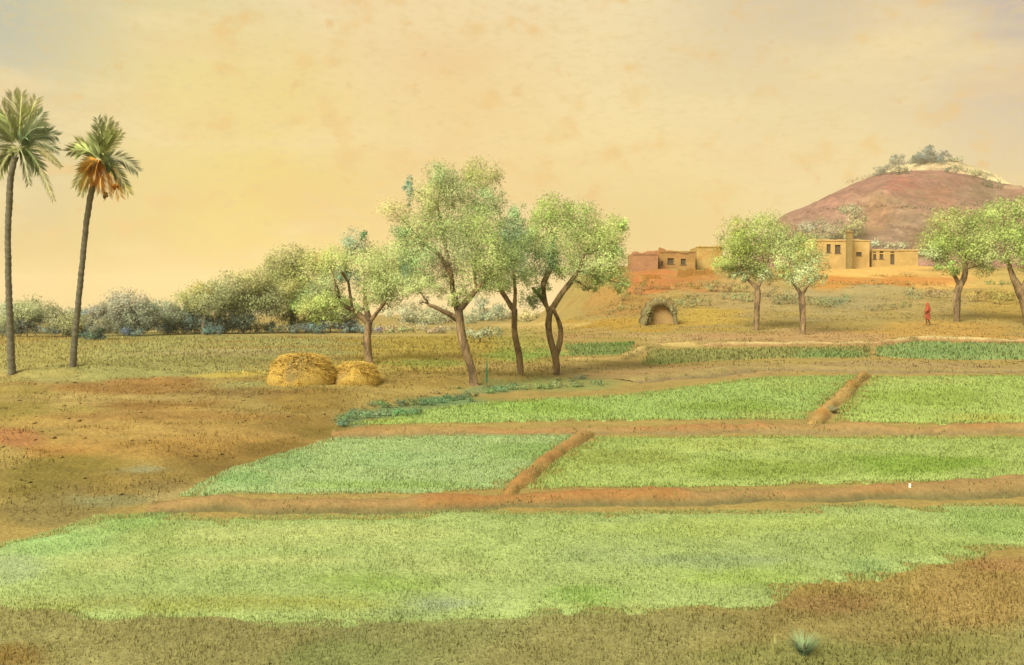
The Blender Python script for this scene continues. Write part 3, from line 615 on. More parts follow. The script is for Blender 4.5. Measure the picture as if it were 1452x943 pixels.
# trees on the right
RG = (170, 174, 94); RL = (188, 192, 120)
tree('tree', (1072, 468), [(1050, 335, 34, 26, (162, 170, 74)), (1085, 322, 32, 22, (168, 176, 84)), (1040, 362, 32, 22, (164, 168, 72)), (1075, 352, 38, 26, (158, 168, 72)), (1100, 345, 22, 20, RG), (1028, 375, 20, 14, (176, 184, 88)), (1060, 380, 34, 14, (176, 184, 90)), (1085, 388, 26, 14, RL), (1040, 392, 22, 10, RL, .7), (1046, 318, 12, 14, (196, 188, 94), .6)],
     [[(1072, 468, 4), (1074, 440, 4), (1075, 415, 4), (1073, 405, 3.4)], [(1074, 410, 3), (1062, 398, 2.2), (1050, 386, 1.5)], [(1074, 408, 2.6), (1082, 395, 2), (1085, 380, 1.4)]],
     'round-crowned light green tree just left of the hill, right of the village mud houses', leaf_px=2.3)
tree('tree', (1138, 474), [(1118, 340, 26, 22, RG), (1145, 350, 24, 20, (178, 186, 92)), (1120, 368, 30, 20, (184, 194, 104)), (1152, 375, 22, 22, (186, 190, 114)), (1138, 392, 26, 16, RL), (1160, 395, 14, 12, RL, .8), (1112, 388, 18, 10, (182, 190, 98), .8)],
     [[(1138, 474, 4), (1139, 455, 4.4), (1138, 430, 4.6), (1136, 415, 4)], [(1136, 418, 3), (1125, 400, 2.2), (1117, 386, 1.5)], [(1138, 416, 2.6), (1146, 404, 2), (1150, 385, 1.4)]],
     'light green tree with short stout trunk, before the ochre house with pillar', leaf_px=2.3)
tree('tree', (1356, 456), [(1355, 312, 40, 20, (174, 176, 90)), (1385, 325, 36, 26, (166, 172, 84)), (1340, 340, 30, 26, (162, 172, 78)), (1360, 352, 40, 26, (156, 170, 70)), (1322, 362, 18, 16, RL), (1345, 378, 24, 12, (168, 184, 84)), (1385, 358, 28, 22, (174, 180, 88)), (1398, 380, 18, 14, (180, 184, 96), .8), (1330, 350, 22, 18, (178, 184, 90))],
     [[(1356, 456, 3.6), (1357, 440, 5), (1356, 420, 5.4), (1362, 402, 4.6)], [(1361, 405, 3.4), (1353, 390, 2.6), (1350, 378, 1.8)], [(1362, 404, 4.2), (1370, 385, 4), (1366, 362, 2), (1372, 345, 1.4)], [(1372, 380, 2), (1388, 374, 3), (1396, 362, 3), (1400, 345, 1.2)]],
     'wide light green tree with thick V-shaped fork, right of the small figure in red', leaf_px=2.3)
tree('tree', (1458, 462), [(1425, 302, 36, 20, (170, 182, 88)), (1455, 296, 34, 20, (174, 180, 94)), (1440, 330, 36, 28, (160, 174, 78)), (1410, 340, 26, 24, (172, 178, 88)), (1445, 360, 36, 22, (170, 180, 86)), (1480, 335, 34, 36, (168, 180, 84)), (1412, 365, 20, 14, (184, 188, 102), .8), (1470, 375, 30, 16, (178, 186, 96)), (1500, 310, 26, 26, RG)],
     [[(1458, 462, 6), (1456, 440, 6), (1446, 410, 5.6), (1438, 395, 5)], [(1438, 398, 4.4), (1432, 380, 3.6), (1428, 362, 2.2), (1424, 340, 1.4)], [(1448, 412, 4), (1462, 385, 3), (1470, 360, 2)]],
     'tree cut off by the right edge of the view, with a dark leaning limb', leaf_px=2.3)

# trees and bushes behind the far left field
BG = (112, 118, 94)
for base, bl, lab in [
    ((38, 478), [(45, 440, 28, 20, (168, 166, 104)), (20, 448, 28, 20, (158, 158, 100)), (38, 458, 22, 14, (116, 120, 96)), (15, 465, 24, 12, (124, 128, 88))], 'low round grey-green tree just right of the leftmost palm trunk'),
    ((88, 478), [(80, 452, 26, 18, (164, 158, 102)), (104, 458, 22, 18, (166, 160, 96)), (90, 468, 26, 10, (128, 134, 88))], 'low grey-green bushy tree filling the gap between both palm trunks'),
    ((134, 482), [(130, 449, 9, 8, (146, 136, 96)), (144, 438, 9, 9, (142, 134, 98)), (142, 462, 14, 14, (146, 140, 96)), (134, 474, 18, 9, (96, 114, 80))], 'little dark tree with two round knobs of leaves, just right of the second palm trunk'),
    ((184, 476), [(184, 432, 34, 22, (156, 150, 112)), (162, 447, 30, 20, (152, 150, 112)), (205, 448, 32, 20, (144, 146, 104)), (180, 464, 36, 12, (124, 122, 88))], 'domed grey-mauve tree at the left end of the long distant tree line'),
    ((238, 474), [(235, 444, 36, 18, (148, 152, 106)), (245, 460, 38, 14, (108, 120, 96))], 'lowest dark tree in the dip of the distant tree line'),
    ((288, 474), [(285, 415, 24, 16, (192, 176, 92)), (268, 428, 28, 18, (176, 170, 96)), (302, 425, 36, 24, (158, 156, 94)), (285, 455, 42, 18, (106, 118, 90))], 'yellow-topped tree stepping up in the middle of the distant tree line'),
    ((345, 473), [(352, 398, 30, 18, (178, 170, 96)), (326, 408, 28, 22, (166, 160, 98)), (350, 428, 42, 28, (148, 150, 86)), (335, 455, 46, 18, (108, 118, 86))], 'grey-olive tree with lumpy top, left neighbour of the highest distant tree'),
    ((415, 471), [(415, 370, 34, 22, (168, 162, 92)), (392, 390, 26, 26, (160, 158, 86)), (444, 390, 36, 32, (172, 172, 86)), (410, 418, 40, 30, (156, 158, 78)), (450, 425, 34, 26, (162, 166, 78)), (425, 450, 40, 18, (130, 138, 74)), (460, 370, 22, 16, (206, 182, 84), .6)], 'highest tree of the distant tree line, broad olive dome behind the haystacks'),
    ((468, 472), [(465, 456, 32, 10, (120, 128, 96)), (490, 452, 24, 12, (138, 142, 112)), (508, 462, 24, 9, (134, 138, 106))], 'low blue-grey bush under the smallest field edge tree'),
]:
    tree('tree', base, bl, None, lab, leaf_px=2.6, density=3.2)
for base, Yd, bl, lab in [
    ((580, 462), 120, [(570, 445, 32, 18, (186, 180, 124)), (605, 450, 28, 16, (182, 178, 120)), (585, 460, 44, 9, (176, 170, 110))], 'pale far bushy tree seen between the smallest and the tallest field edge trees'),
    ((635, 462), 130, [(625, 450, 26, 16, (180, 178, 120)), (655, 452, 24, 14, (174, 172, 114))], 'pale far tree right behind the trunk fork of the tallest tree'),
    ((695, 458), 170, [(690, 438, 26, 14, (172, 174, 122)), (672, 446, 18, 10, (176, 176, 122)), (712, 442, 16, 13, (170, 172, 118)), (675, 424, 5, 9, (168, 172, 120)), (695, 450, 34, 8, (166, 168, 114))], 'pale grey-green spiky-topped tree in the sky gap between tallest and slender trees'),
    ((828, 458), 150, [(820, 442, 26, 13, (180, 170, 110)), (850, 446, 24, 10, (184, 172, 106)), (835, 430, 14, 9, (176, 166, 106))], 'pale low tree under the crown of the twin-stemmed tree'),
    ((752, 460), 160, [(752, 450, 20, 10, (196, 178, 104)), (738, 455, 14, 7, (186, 174, 104))], 'small sandy-green bush just right of the slender tree trunk'),
]:
    tree('tree', base, bl, None, lab, leaf_px=2.8, density=2.2, Y=Yd, gain=.98)
tree('hedge', (680, 486), [(664, 474, 14, 8, (168, 164, 108)), (682, 474, 14, 8, (172, 168, 112)), (700, 472, 14, 8, (170, 168, 110))], None, 'low clipped pale hedge between the trunks of tallest and slender trees', cat='hedge', leaf_px=3.2, density=3)

# scrub hugging the ground (uncountable)
def scrub(name, strokes, seed, leaf=3.2, density=2.2, gain=1.2, foot=0):
    r = random.Random(seed); V = []; Cc = []; Nn = []
    for (x0, y0, x1, y1, rx, ry, c) in strokes:
        n = max(1, int(math.hypot(x1 - x0, y1 - y0) / rx * 1.3))
        for k in range(n + 1):
            t = k / max(1, n); x = x0 + (x1 - x0) * t + r.uniform(-.4, .4) * rx; y = y0 + (y1 - y0) * t + r.uniform(-.5, .5) * ry
            g = onground(x, max(foot, y + ry * .8)); cj = tuple(v * r.uniform(.92, 1.08) for v in c)
            v, f, cc, nn = leaves([(x, y, rx * r.uniform(.6, 1.1), ry * r.uniform(.6, 1.1), cj, 1, 0)], g.y, density, leaf * g.y / F, seed * 100 + k, .3, gain)
            V.append(v); Cc.append(cc); Nn.append(nn)
    V = np.concatenate(V); o = np_mesh(name, V, np.arange(len(V)).reshape(-1, 4), M['leaf'], col=np.concatenate(Cc), nrm=np.concatenate(Nn), smooth=False); o['kind'] = 'stuff'
    return o
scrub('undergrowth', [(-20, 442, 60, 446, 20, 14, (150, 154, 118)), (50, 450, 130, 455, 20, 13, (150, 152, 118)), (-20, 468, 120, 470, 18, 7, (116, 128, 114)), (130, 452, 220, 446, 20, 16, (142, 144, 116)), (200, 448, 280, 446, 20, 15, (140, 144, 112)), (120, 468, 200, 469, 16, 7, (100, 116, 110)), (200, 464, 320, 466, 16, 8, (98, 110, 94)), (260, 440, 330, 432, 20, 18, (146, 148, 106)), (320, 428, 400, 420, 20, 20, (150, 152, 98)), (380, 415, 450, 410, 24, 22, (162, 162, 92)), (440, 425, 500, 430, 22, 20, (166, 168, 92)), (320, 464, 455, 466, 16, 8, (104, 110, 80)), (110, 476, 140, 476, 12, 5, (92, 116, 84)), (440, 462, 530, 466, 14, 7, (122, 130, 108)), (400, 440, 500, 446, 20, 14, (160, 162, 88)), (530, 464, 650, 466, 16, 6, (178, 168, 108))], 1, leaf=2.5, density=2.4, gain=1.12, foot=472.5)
scrub('ground_cover', [(480, 597, 500, 588, 14, 6, (112, 140, 84)), (500, 588, 590, 583, 14, 6, (116, 146, 86)), (520, 575, 600, 570, 16, 5, (104, 130, 76)), (600, 560, 665, 545, 18, 3, (150, 136, 70)), (600, 572, 665, 562, 16, 4, (98, 126, 76)), (640, 562, 668, 566, 14, 5, (88, 118, 72)), (690, 553, 725, 549, 14, 5, (112, 138, 82)), (795, 538, 830, 535, 12, 3, (124, 136, 82)), (730, 548, 850, 544, 16, 4, (140, 146, 80))], 2, leaf=2.3, density=2.2, gain=1.05)
scrub('scrub', [(1030, 418, 1060, 425, 16, 8, (160, 150, 92)), (1095, 412, 1125, 420, 16, 8, (156, 144, 94)), (1160, 428, 1200, 424, 16, 6, (146, 148, 90)), (1290, 414, 1335, 420, 16, 8, (166, 150, 88)), (1380, 420, 1450, 424, 18, 9, (176, 152, 78)), (1400, 402, 1440, 402, 10, 3, (122, 150, 76)), (960, 428, 1000, 424, 16, 8, (172, 152, 86)), (890, 418, 915, 404, 14, 8, (168, 134, 66)), (860, 440, 900, 436, 16, 6, (176, 146, 78)), (905, 408, 1010, 404, 12, 4, (178, 134, 66)), (1010, 404, 1050, 410, 16, 8, (168, 150, 84)), (1100, 425, 1180, 428, 18, 8, (160, 148, 92)), (1180, 400, 1330, 402, 14, 3, (190, 148, 72)), (1240, 390, 1300, 391, 8, 2, (206, 156, 70)), (1240, 436, 1290, 434, 18, 5, (160, 148, 84))], 3, leaf=2.2, density=1.1, gain=.86)

# trees on top of the hill and at its foot
GT = 'trees on the hilltop'
for i, (base, bl, lab) in enumerate([
    ((1274, 235), [(1276, 225, 12, 8, (108, 120, 102)), (1266, 229, 6, 6, (130, 138, 108))], 'round blue-grey hilltop tree, left of the largest hilltop tree'),
    ((1322, 232), [(1320, 218, 20, 11, (106, 120, 102)), (1332, 223, 15, 10, (104, 118, 102)), (1308, 226, 16, 7, (120, 128, 104))], 'largest blue-grey tree on the summit of the hill'),
    ((1300, 231), [(1300, 226, 9, 5, (166, 164, 118)), (1294, 229, 6, 3, (162, 160, 116))], 'small pale tree touching the left side of the largest hilltop tree'),
    ((1357, 230), [(1357, 226, 9, 4, (164, 166, 112)), (1350, 228, 6, 4, (158, 160, 108))], 'small pale tree just right of the largest hilltop tree'),
    ((1254, 247), [(1252, 242, 8, 5, (112, 114, 88)), (1245, 244, 5, 4, (128, 126, 96))], 'dark bush at the left end of the long shrub row under the summit'),
    ((1274, 247), [(1272, 240, 12, 5, (150, 140, 94)), (1282, 240, 6, 5, (146, 138, 92))], 'brownish flat bush at the right end of the shrub row under the summit'),
    ((1343, 245), [(1343, 240, 6, 4, (98, 106, 76))], 'dark round bush below the right side of the summit trees'),
    ((1355, 245), [(1355, 241, 5, 4, (136, 138, 98))], 'greyish small bush beside the dark round bush on the summit'),
    ((1382, 252), [(1382, 246, 9, 5, (168, 160, 100)), (1374, 245, 6, 4, (170, 162, 102))], 'faint olive bush halfway down the right shoulder of the hill'),
    ((1396, 266), [(1396, 258, 6, 7, (104, 102, 70)), (1405, 261, 5, 6, (96, 98, 66))], 'dark double bush on the right shoulder of the hill'),
    ((1417, 270), [(1417, 261, 4, 9, (142, 132, 90))], 'narrow upright cypress-like tree beside the low hilltop wall'),
]):
    tree('hill_tree', base, bl, None, lab, leaf_px=2.2, density=2.8, fray=.08)
for base, bl, lab in [
    ((1163, 345), [(1150, 325, 20, 12, (160, 156, 112)), (1175, 325, 22, 14, (166, 152, 104)), (1160, 337, 28, 8, (164, 154, 96))], 'grey-green tree behind the left end of the ochre house at the hill foot'),
    ((1208, 345), [(1205, 302, 17, 13, (170, 162, 110)), (1212, 318, 18, 14, (178, 166, 100)), (1200, 330, 20, 12, (168, 158, 92))], 'tallest pale olive tree at the hill foot, straight behind the pillar'),
    ((1262, 354), [(1245, 344, 10, 6, (178, 180, 126)), (1262, 349, 14, 5, (168, 164, 108)), (1280, 349, 14, 6, (172, 168, 112))], 'low pale bush behind the roof of the right-hand ochre house'),
    ((1312, 362), [(1310, 350, 16, 9, (158, 132, 74)), (1300, 357, 10, 6, (178, 156, 96))], 'brown-green bush at the hill foot, right of the ochre houses'),
]:
    tree('hill_tree', base, bl, None, lab, leaf_px=2.8, density=2.6)
scrub('hill_scrub', [(1245, 238, 1300, 229, 8, 3, (112, 120, 98)), (1300, 227, 1345, 226, 10, 4, (108, 120, 102)), (1335, 232, 1400, 248, 8, 3, (160, 156, 106)), (1240, 248, 1290, 244, 7, 2.5, (134, 128, 94)), (1200, 258, 1240, 248, 6, 2, (150, 124, 92)), (1250, 290, 1380, 300, 8, 3, (160, 124, 90)), (1150, 300, 1230, 290, 7, 3, (160, 116, 88)), (1260, 320, 1340, 330, 8, 3, (150, 118, 84)), (1360, 290, 1440, 285, 8, 3, (150, 126, 92))], 5, leaf=1.8, density=1.6, gain=.95)

# ------------------------------------------------------------------ palms
def frond(parent, c, tip, c_rgb, width, seed, droop=.3, depth=0):
    r = random.Random(seed); L_ = (tip - c).length; n = 26; V = []; Fq = []; Cc = []; Nn = []
    def pt(t):
        q = c.lerp(tip, t); q.z += math.sin(t * math.pi) * droop * L_ * .5; q.y += depth * math.sin(t * math.pi * .5); return q
    base = np.array(C(*c_rgb)) * 2.3
    for i in range(n):
        t = .10 + .9 * i / (n - 1); p = pt(t); tg = (pt(min(1, t + .03)) - pt(t - .03)).normalized()
        side = tg.cross(Vector((0, 1, 0.25))).normalized(); up = side.cross(tg)
        ln = width * (.45 + .9 * math.sin(min(1, t * 1.05) * math.pi * .8 + .25)) * r.uniform(.8, 1.15)
        for s in (-1, 1):
            d = (tg * 1.0 + side * s * r.uniform(.55, .85) + Vector((0, r.uniform(-.3, .3), -.15))).normalized(); w = .028 * r.uniform(.8, 1.3); e = p + d * ln; m = p + d * ln * .45
            wd = d.cross(Vector((0, 1, 0))).normalized() * w
            k = len(V); V += [tuple(p), tuple(m + wd), tuple(e), tuple(m - wd)]; Fq.append((k, k + 1, k + 2, k + 3))
            nr = (up + Vector((0, -.6, .4))).normalized(); Nn += [tuple(nr)] * 4; Cc += [tuple(base * r.uniform(.75, 1.25))] * 4
        if i % 2 == 0 and i < n - 2:
            q = pt(min(1, t + 1.8 / (n - 1))); sd_ = side * .02; k = len(V); V += [tuple(p - sd_), tuple(p + sd_), tuple(q + sd_ * .8), tuple(q - sd_ * .8)]; Fq.append((k, k + 1, k + 2, k + 3)); Nn += [(0, -.6, .8)] * 4; Cc += [tuple(base * .9)] * 4
    return np_mesh('frond', V, Fq, M['frond'], parent=parent, col=Cc, nrm=Nn, smooth=False)
def palm(base, trunk, crown_px, fr, fruit, label):
    g = onground(*base); Yd = g.y; sc = Yd / F; root = empty('palm_tree', g, label, 'palm tree')
    pth = [(g - Vector((0, 0, .3)), trunk[0][2] * 1.3 * sc)] + [(P(x, y, Yd), r * sc) for x, y, r in trunk]
    dense = []
    for (a, ra), (b, rb) in zip(pth[:-1], pth[1:]):
        m_ = max(2, int((b - a).length / .13))
        dense += [(a.lerp(b, k / m_), (ra + (rb - ra) * k / m_) * .82 * (1 + .13 * ((k % 2) - .5))) for k in range(m_)]
    V, Fq = tubes([dense + [pth[-1]]], 12, 5, .05)
    np_mesh('trunk', V, Fq, M['palm_bark'], parent=root)
    c = P(*crown_px, Yd); r = random.Random(base[0])
    for i, f in enumerate(fr):
        x, y, colr, w = f[:4]; dp = f[4] if len(f) > 4 else r.uniform(-.7, .7)
        tip = P(x, y, Yd) + Vector((0, dp, 0)); frond(root, c.copy() + Vector((r.uniform(-.05, .05), dp * .1, r.uniform(-.1, .1))), tip, colr, w, i * 7 + base[0], droop=.35 if y > crown_px[1] - 25 else .08)
    # crown shaft: old leaf bases
    V, Fq, cc, nn = leaves([(crown_px[0], crown_px[1] + 4, 13, 14, (134, 132, 70), 1, 0)], Yd, 2.4, 4 * sc, 3, .1)
    np_mesh('old_leaves', V, Fq, M['leaf'], parent=root, col=cc, nrm=nn, smooth=False)
    for (x, y, rr_, cc_) in fruit:
        V = []; Fq = []; rd = random.Random(x)
        for k in range(9):
            o = P(x, y, Yd) + Vector((rd.uniform(-1, 1) * rr_ * .6 * sc, -.15 + rd.uniform(-.1, .1), rd.uniform(-1, 1) * rr_ * .7 * sc)); bm = bmesh.new(); bmesh.ops.create_icosphere(bm, subdivisions=2, radius=rr_ * .42 * sc)
            b0 = len(V); V += [tuple(v.co + o) for v in bm.verts]; Fq += [tuple(v.index + b0 for v in f.verts) for f in bm.faces]; bm.free()
        np_mesh('fruit_bunch', V, Fq, M['bund'], parent=root, col=np.tile(C(*cc_), (len(V), 1)))
    return root
G1, G2, G3, G4 = (140, 142, 78), (168, 168, 88), (108, 122, 78), (150, 158, 108)
palm((17, 533), [(17, 533, 6.5), (15, 480, 6), (12, 400, 5.2), (11, 330, 5), (13, 290, 5.4), (15, 250, 5.2), (22, 222, 4.6)], (26, 208),
     [(18, 134, G1, .5), (36, 136, G2, .45), (47, 140, G2, .45), (5, 152, (150, 144, 60), .55), (60, 160, G4, .45), (-14, 165, G1, .55), (-24, 192, (120, 124, 60), .6), (72, 184, G4, .5), (84, 194, G3, .5, -.3), (80, 212, G4, .35), (-22, 222, G1, .5), (2, 236, G1, .5), (-12, 246, G2, .5),
      (62, 238, G3, .6, -.4), (52, 262, (142, 142, 92), .35), (64, 278, (186, 182, 106), .3), (76, 232, (188, 180, 104), .3), (40, 240, G4, .35), (28, 150, G1, .5, .6), (48, 175, G1, .5, .8), (8, 175, G1, .55, -.8), (26, 172, G1, .55, -.9), (58, 205, G3, .5, -1)],
     [], 'taller leftmost palm, crown partly cut by the edge of the view')
palm((103, 522), [(103, 522, 6), (106, 480, 5.4), (112, 420, 5), (117, 370, 4.8), (122, 320, 4.8), (127, 285, 5.2), (134, 255, 5)], (141, 228),
     [(129, 165, (126, 134, 92), .42), (138, 178, G1, .42), (151, 170, G1, .42), (155, 172, (142, 142, 96), .35), (165, 190, G1, .42), (172, 190, G2, .35), (179, 192, G2, .35), (100, 215, (134, 132, 62), .4), (112, 202, (160, 158, 76), .4), (110, 238, (142, 132, 72), .45), (106, 262, (156, 152, 64), .4), (116, 274, G2, .4),
      (124, 268, (206, 156, 58), .4), (198, 242, (116, 124, 92), .5, -.3), (182, 262, (118, 122, 94), .5, -.4), (170, 276, (208, 150, 46), .5), (158, 276, (190, 140, 50), .5), (150, 272, (206, 156, 52), .4, -.5), (178, 270, (186, 178, 76), .45), (140, 262, (204, 150, 60), .4, -.5), (168, 240, G3, .5, -.8), (130, 245, (190, 140, 60), .45, -.6), (160, 225, G1, .5, -.9), (125, 220, G1, .5, -.9), (145, 200, G1, .5, -.6)],
     [(151, 278, 5, (96, 94, 66)), (166, 266, 5, (204, 130, 40))], 'shorter leaning palm with orange dry fronds under its crown')

# ------------------------------------------------------------------ haystacks
def haystack(px, base_py, top_py, rx, label, colr, dark):
    g = onground(px, base_py); sc = g.y / F; root_loc = g; hgt = (base_py - top_py) * sc * 1.0; R = rx * sc
    nu, nv = 48, 16; V = []; Cc = []
    for j in range(nv + 1):
        t = j / nv; rad = R * math.cos(t * math.pi / 2) ** .55 * (1 + .05 * math.sin(t * 9)); z = hgt * math.sin(t * math.pi / 2)
        for i in range(nu):
            a = 2 * math.pi * i / nu; q = 1 + .14 * float(fbm(math.cos(a) * 2 + px, math.sin(a) * 2 + t * 3, 5, 4))
            V.append((g.x + math.cos(a) * rad * q, g.y + R + math.sin(a) * rad * q * .9, g.z - .15 + z * (1 + .1 * float(fbm(math.cos(a) * 2, math.sin(a) * 2, px, 2)))))
            w = float(sst(.12, .4, fbm(math.cos(a) * 1.6 + px, t * 2.4 + math.sin(a), 15, 3))); Cc.append([x * (1 - w) + y * w for x, y in zip(C(*colr), C(*dark))])
    Fq = [(j * nu + i, j * nu + (i + 1) % nu, (j + 1) * nu + (i + 1) % nu, (j + 1) * nu + i) for j in range(nv) for i in range(nu)]
    o = np_mesh('haystack', V, Fq, M['straw'], col=Cc, loc=g); tag(o, label, 'haystack', 'haystacks')
    # straw ends sticking out of the heap
    n = 3600; a = RNG.uniform(0, 2 * math.pi, n); t = RNG.uniform(0, 1, n) ** .8; rad = R * np.cos(t * math.pi / 2) ** .55
    p = np.stack([g.x + np.cos(a) * rad, g.y + R + np.sin(a) * rad * .9, g.z - .15 + hgt * np.sin(t * math.pi / 2)], 1)
    d = np.stack([np.cos(a) * .6 + RNG.normal(size=n) * .5, np.sin(a) * .6 + RNG.normal(size=n) * .5, RNG.normal(size=n) * .4 - .2], 1); s = RNG.uniform(.08, .2, n)[:, None]
    w = np.cross(d, RNG.normal(size=(n, 3))) * .010; q = np.stack([p - d * s * .3 - w, p - d * s * .3 + w, p + d * s], 1)
    cc = np.repeat(np.array(C(*colr)) * RNG.uniform(.7, 1.2, (n, 1)), 3, 0)
    st = np_mesh('loose_straw', q.reshape(-1, 3), np.arange(3 * n).reshape(-1, 3), M['grass'], parent=None, col=cc, smooth=False, loc=g)
    st.parent = o; st.location = (0, 0, 0); return o
haystack(418, 548, 498, 50, 'larger domed haystack, ochre with a dark weathered crown', (212, 172, 78), (160, 134, 72))
haystack(500, 546, 510, 34, 'smaller brighter yellow haystack beside the trunk of the smallest tree', (220, 180, 82), (188, 152, 80))

# ------------------------------------------------------------------ buildings
def hole_wall(x0, x1, z0, z1, holes, depth):
    xs = sorted({x0, x1, *[h[0] for h in holes], *[h[1] for h in holes]}); zs = sorted({z0, z1, *[h[2] for h in holes], *[h[3] for h in holes]}); V = []; Fq = []
    def q(a, b, c, d): k = len(V); V.extend([a, b, c, d]); Fq.append((k, k + 1, k + 2, k + 3))
    for xa, xb in zip(xs[:-1], xs[1:]):
        for za, zb in zip(zs[:-1], zs[1:]):
            mx, mz = (xa + xb) / 2, (za + zb) / 2
            if not any(h[0] < mx < h[1] and h[2] < mz < h[3] for h in holes): q((xa, 0, za), (xb, 0, za), (xb, 0, zb), (xa, 0, zb))
    for (a, b, c, d) in [h[:4] for h in holes]:
        q((a, 0, c), (a, depth, c), (a, depth, d), (a, 0, d)); q((b, 0, c), (b, 0, d), (b, depth, d), (b, depth, c)); q((a, 0, d), (a, depth, d), (b, depth, d), (b, 0, d)); q((a, 0, c), (b, 0, c), (b, depth, c), (a, depth, c))
    return V, Fq
def box(x0, x1, y0, y1, z0, z1):
    V = [(x0, y0, z0), (x1, y0, z0), (x1, y1, z0), (x0, y1, z0), (x0, y0, z1), (x1, y0, z1), (x1, y1, z1), (x0, y1, z1)]
    return V, [(0, 1, 5, 4), (1, 2, 6, 5), (2, 3, 7, 6), (3, 0, 4, 7), (4, 5, 6, 7), (0, 3, 2, 1)]
def join(parts):
    V = []; Fq = []
    for v, f in parts: o = len(V); V += [tuple(q) for q in v]; Fq += [tuple(k + o for k in q) for q in f]
    return V, Fq
def house(Yd, px0, px1, top, bot, wins, label, colr, hue, depth=5, doors=(), parapet=.35, crumble=.12, cornice=True):
    """flat-roofed mud house; openings given in photo pixels (px centre, py centre, half w, half h)"""
    a = P(px0, bot, Yd); b = P(px1, top, Yd); w = b.x - a.x; cx = (a.x + b.x) / 2; gz = min(surf(a.x, Yd), surf(b.x, Yd), surf(cx, Yd), surf(cx, Yd + depth)) - .6; zt = b.z
    root = empty('house', (cx, Yd, max(gz + .6, a.z) if False else gz + .6), label, 'house', 'mud houses on the slope')
    wm = mat_surface('mud_plaster', C(*colr), scales=((.25, .14), (1.2, .16), (9, .18)), bump=.9, bscale=2.5, hue=hue)
    holes = []; hp = []
    for kind, L_ in (('window', wins), ('door', doors)):
        for (x, y, hw, hh) in L_:
            p0 = P(x - hw, y + hh, Yd); p1 = P(x + hw, y - hh, Yd); h = (p0.x - cx, p1.x - cx, p0.z - gz, p1.z - gz); holes.append(h); hp.append((kind, h))
    H = zt - gz
    fr = hole_wall(-w / 2, w / 2, 0, H, holes, .28)
    sh = ([(-w / 2, 0, 0), (-w / 2, depth, 0), (-w / 2, depth, H), (-w / 2, 0, H)], [(0, 3, 2, 1)]); sh2 = ([(w / 2, 0, 0), (w / 2, depth, 0), (w / 2, depth, H), (w / 2, 0, H)], [(0, 1, 2, 3)]); sh3 = ([(-w / 2, depth, 0), (w / 2, depth, 0), (w / 2, depth, H), (-w / 2, depth, H)], [(0, 3, 2, 1)])
    V, Fq = join([fr, sh, sh2, sh3]); V = [(x + cx, y + Yd, z + gz) for x, y, z in V]
    np_mesh('wall', V, Fq, wm, parent=root, smooth=False)
    V, Fq = box(-w / 2 + .02, w / 2 - .02, .02, depth - .02, H - parapet - .15, H - parapet); V = [(x + cx, y + Yd, z + gz) for x, y, z in V]
    np_mesh('roof', V, Fq, wm, parent=root, smooth=False)
    if cornice:
        n = max(3, int(w / .45)); pr = []
        for k in range(0):      #
            xa, xb = -w / 2 - .08 + (w + .16) * k / n, -w / 2 - .08 + (w + .16) * (k + 1) / n - .004; j = random.Random(k + px0).uniform(-.06, crumble) + .5 * crumble * math.sin(k * 1.1 + px0)
            pr.append(box(xa, xb, -.10 + .1 * abs(j), .28, H - .02, H + .16 + j))
        V = []; Fq = []; n = max(8, int(w / .12))
        for k in range(n + 1):        # hand-shaped coping worn by rain: its height wanders along the wall
            xa = -w / 2 - .06 + (w + .12) * k / n; hz_ = H + .10 + crumble * float(fbm(xa * .9 + px0, 1.5, 7, 4)) * 1.3 + .05 * float(vnoise(xa * 6, px0, 8)); yo = .03 * float(vnoise(xa * 3, 5.0, 9))
            V += [(xa, -.07 + yo, H - .05 - crumble * .3), (xa, -.09 + yo, hz_ - .06), (xa, .08 + yo, hz_ + .03), (xa, .27 + yo, hz_ - .05), (xa, .27 + yo, H - .35)]
            if k: Fq += [(5 * k - 5 + j, 5 * k + j, 5 * k + j + 1, 5 * k - 4 + j) for j in range(4)]
        V = [(x + cx, y + Yd, z + gz) for x, y, z in V]; np_mesh('parapet', V, Fq, wm, parent=root, smooth=False)
    for kind, (x0, x1, z0, z1) in hp:
        V, Fq = box(x0 + .005, x1 - .005, .2, .24, z0 + .005, z1 - .005); V = [(x + cx, y + Yd, z + gz) for x, y, z in V]
        o = np_mesh(kind, V, Fq, M['dark'], parent=root, smooth=False)
        t = .05; fx = [box(x0 + .002, x0 + t, .10, .195, z0, z1), box(x1 - t, x1 - .002, .10, .195, z0, z1), box(x0 + t + .002, x1 - t - .002, .11, .19, z1 - t, z1 - .003)]
        if kind == 'window': fx.append(box((x0 + x1) / 2 - .02, (x0 + x1) / 2 + .02, .12, .18, z0 + .01, z1 - t - .005)); fx.append(box(x0 - .08, x1 + .08, -.06, .05, z0 - .08, z0 - .004))
        V, Fq = join(fx); V = [(x + cx, y + Yd, z + gz) for x, y, z in V]
        fo = np_mesh('frame', V, Fq, M['wood'], parent=root, smooth=False); fo.parent = o
    return root
h_ochre = [(C(206, 146, 66), .5, .52, .72, .6), (C(236, 196, 116), .35, .5, .7, .6)]
h_red = [(C(196, 116, 72), .6, .5, .7, .7), (C(184, 132, 60), .45, .5, .68, .6)]
house(131, 1146, 1233, 341, 389, [(1175, 352, 3, 6), (1188, 353, 4, 6), (1218, 360, 4, 2.5)], 'taller ochre house with a brown pillar against its front', (216, 176, 98), h_ochre, 6)
house(132, 1236, 1302, 355, 390, [(1240.5, 362.5, 2.2, 5), (1250, 361, 2.8, 6)], 'lower ochre house with two slit windows and a dark door', (214, 174, 96), h_ochre, 5, doors=[(1265.5, 366, 3, 9)])
house(120, 897, 933, 359, 402, [], 'windowless reddish mud house, leftmost of the village', (188, 136, 88), h_red, 5, crumble=.45)
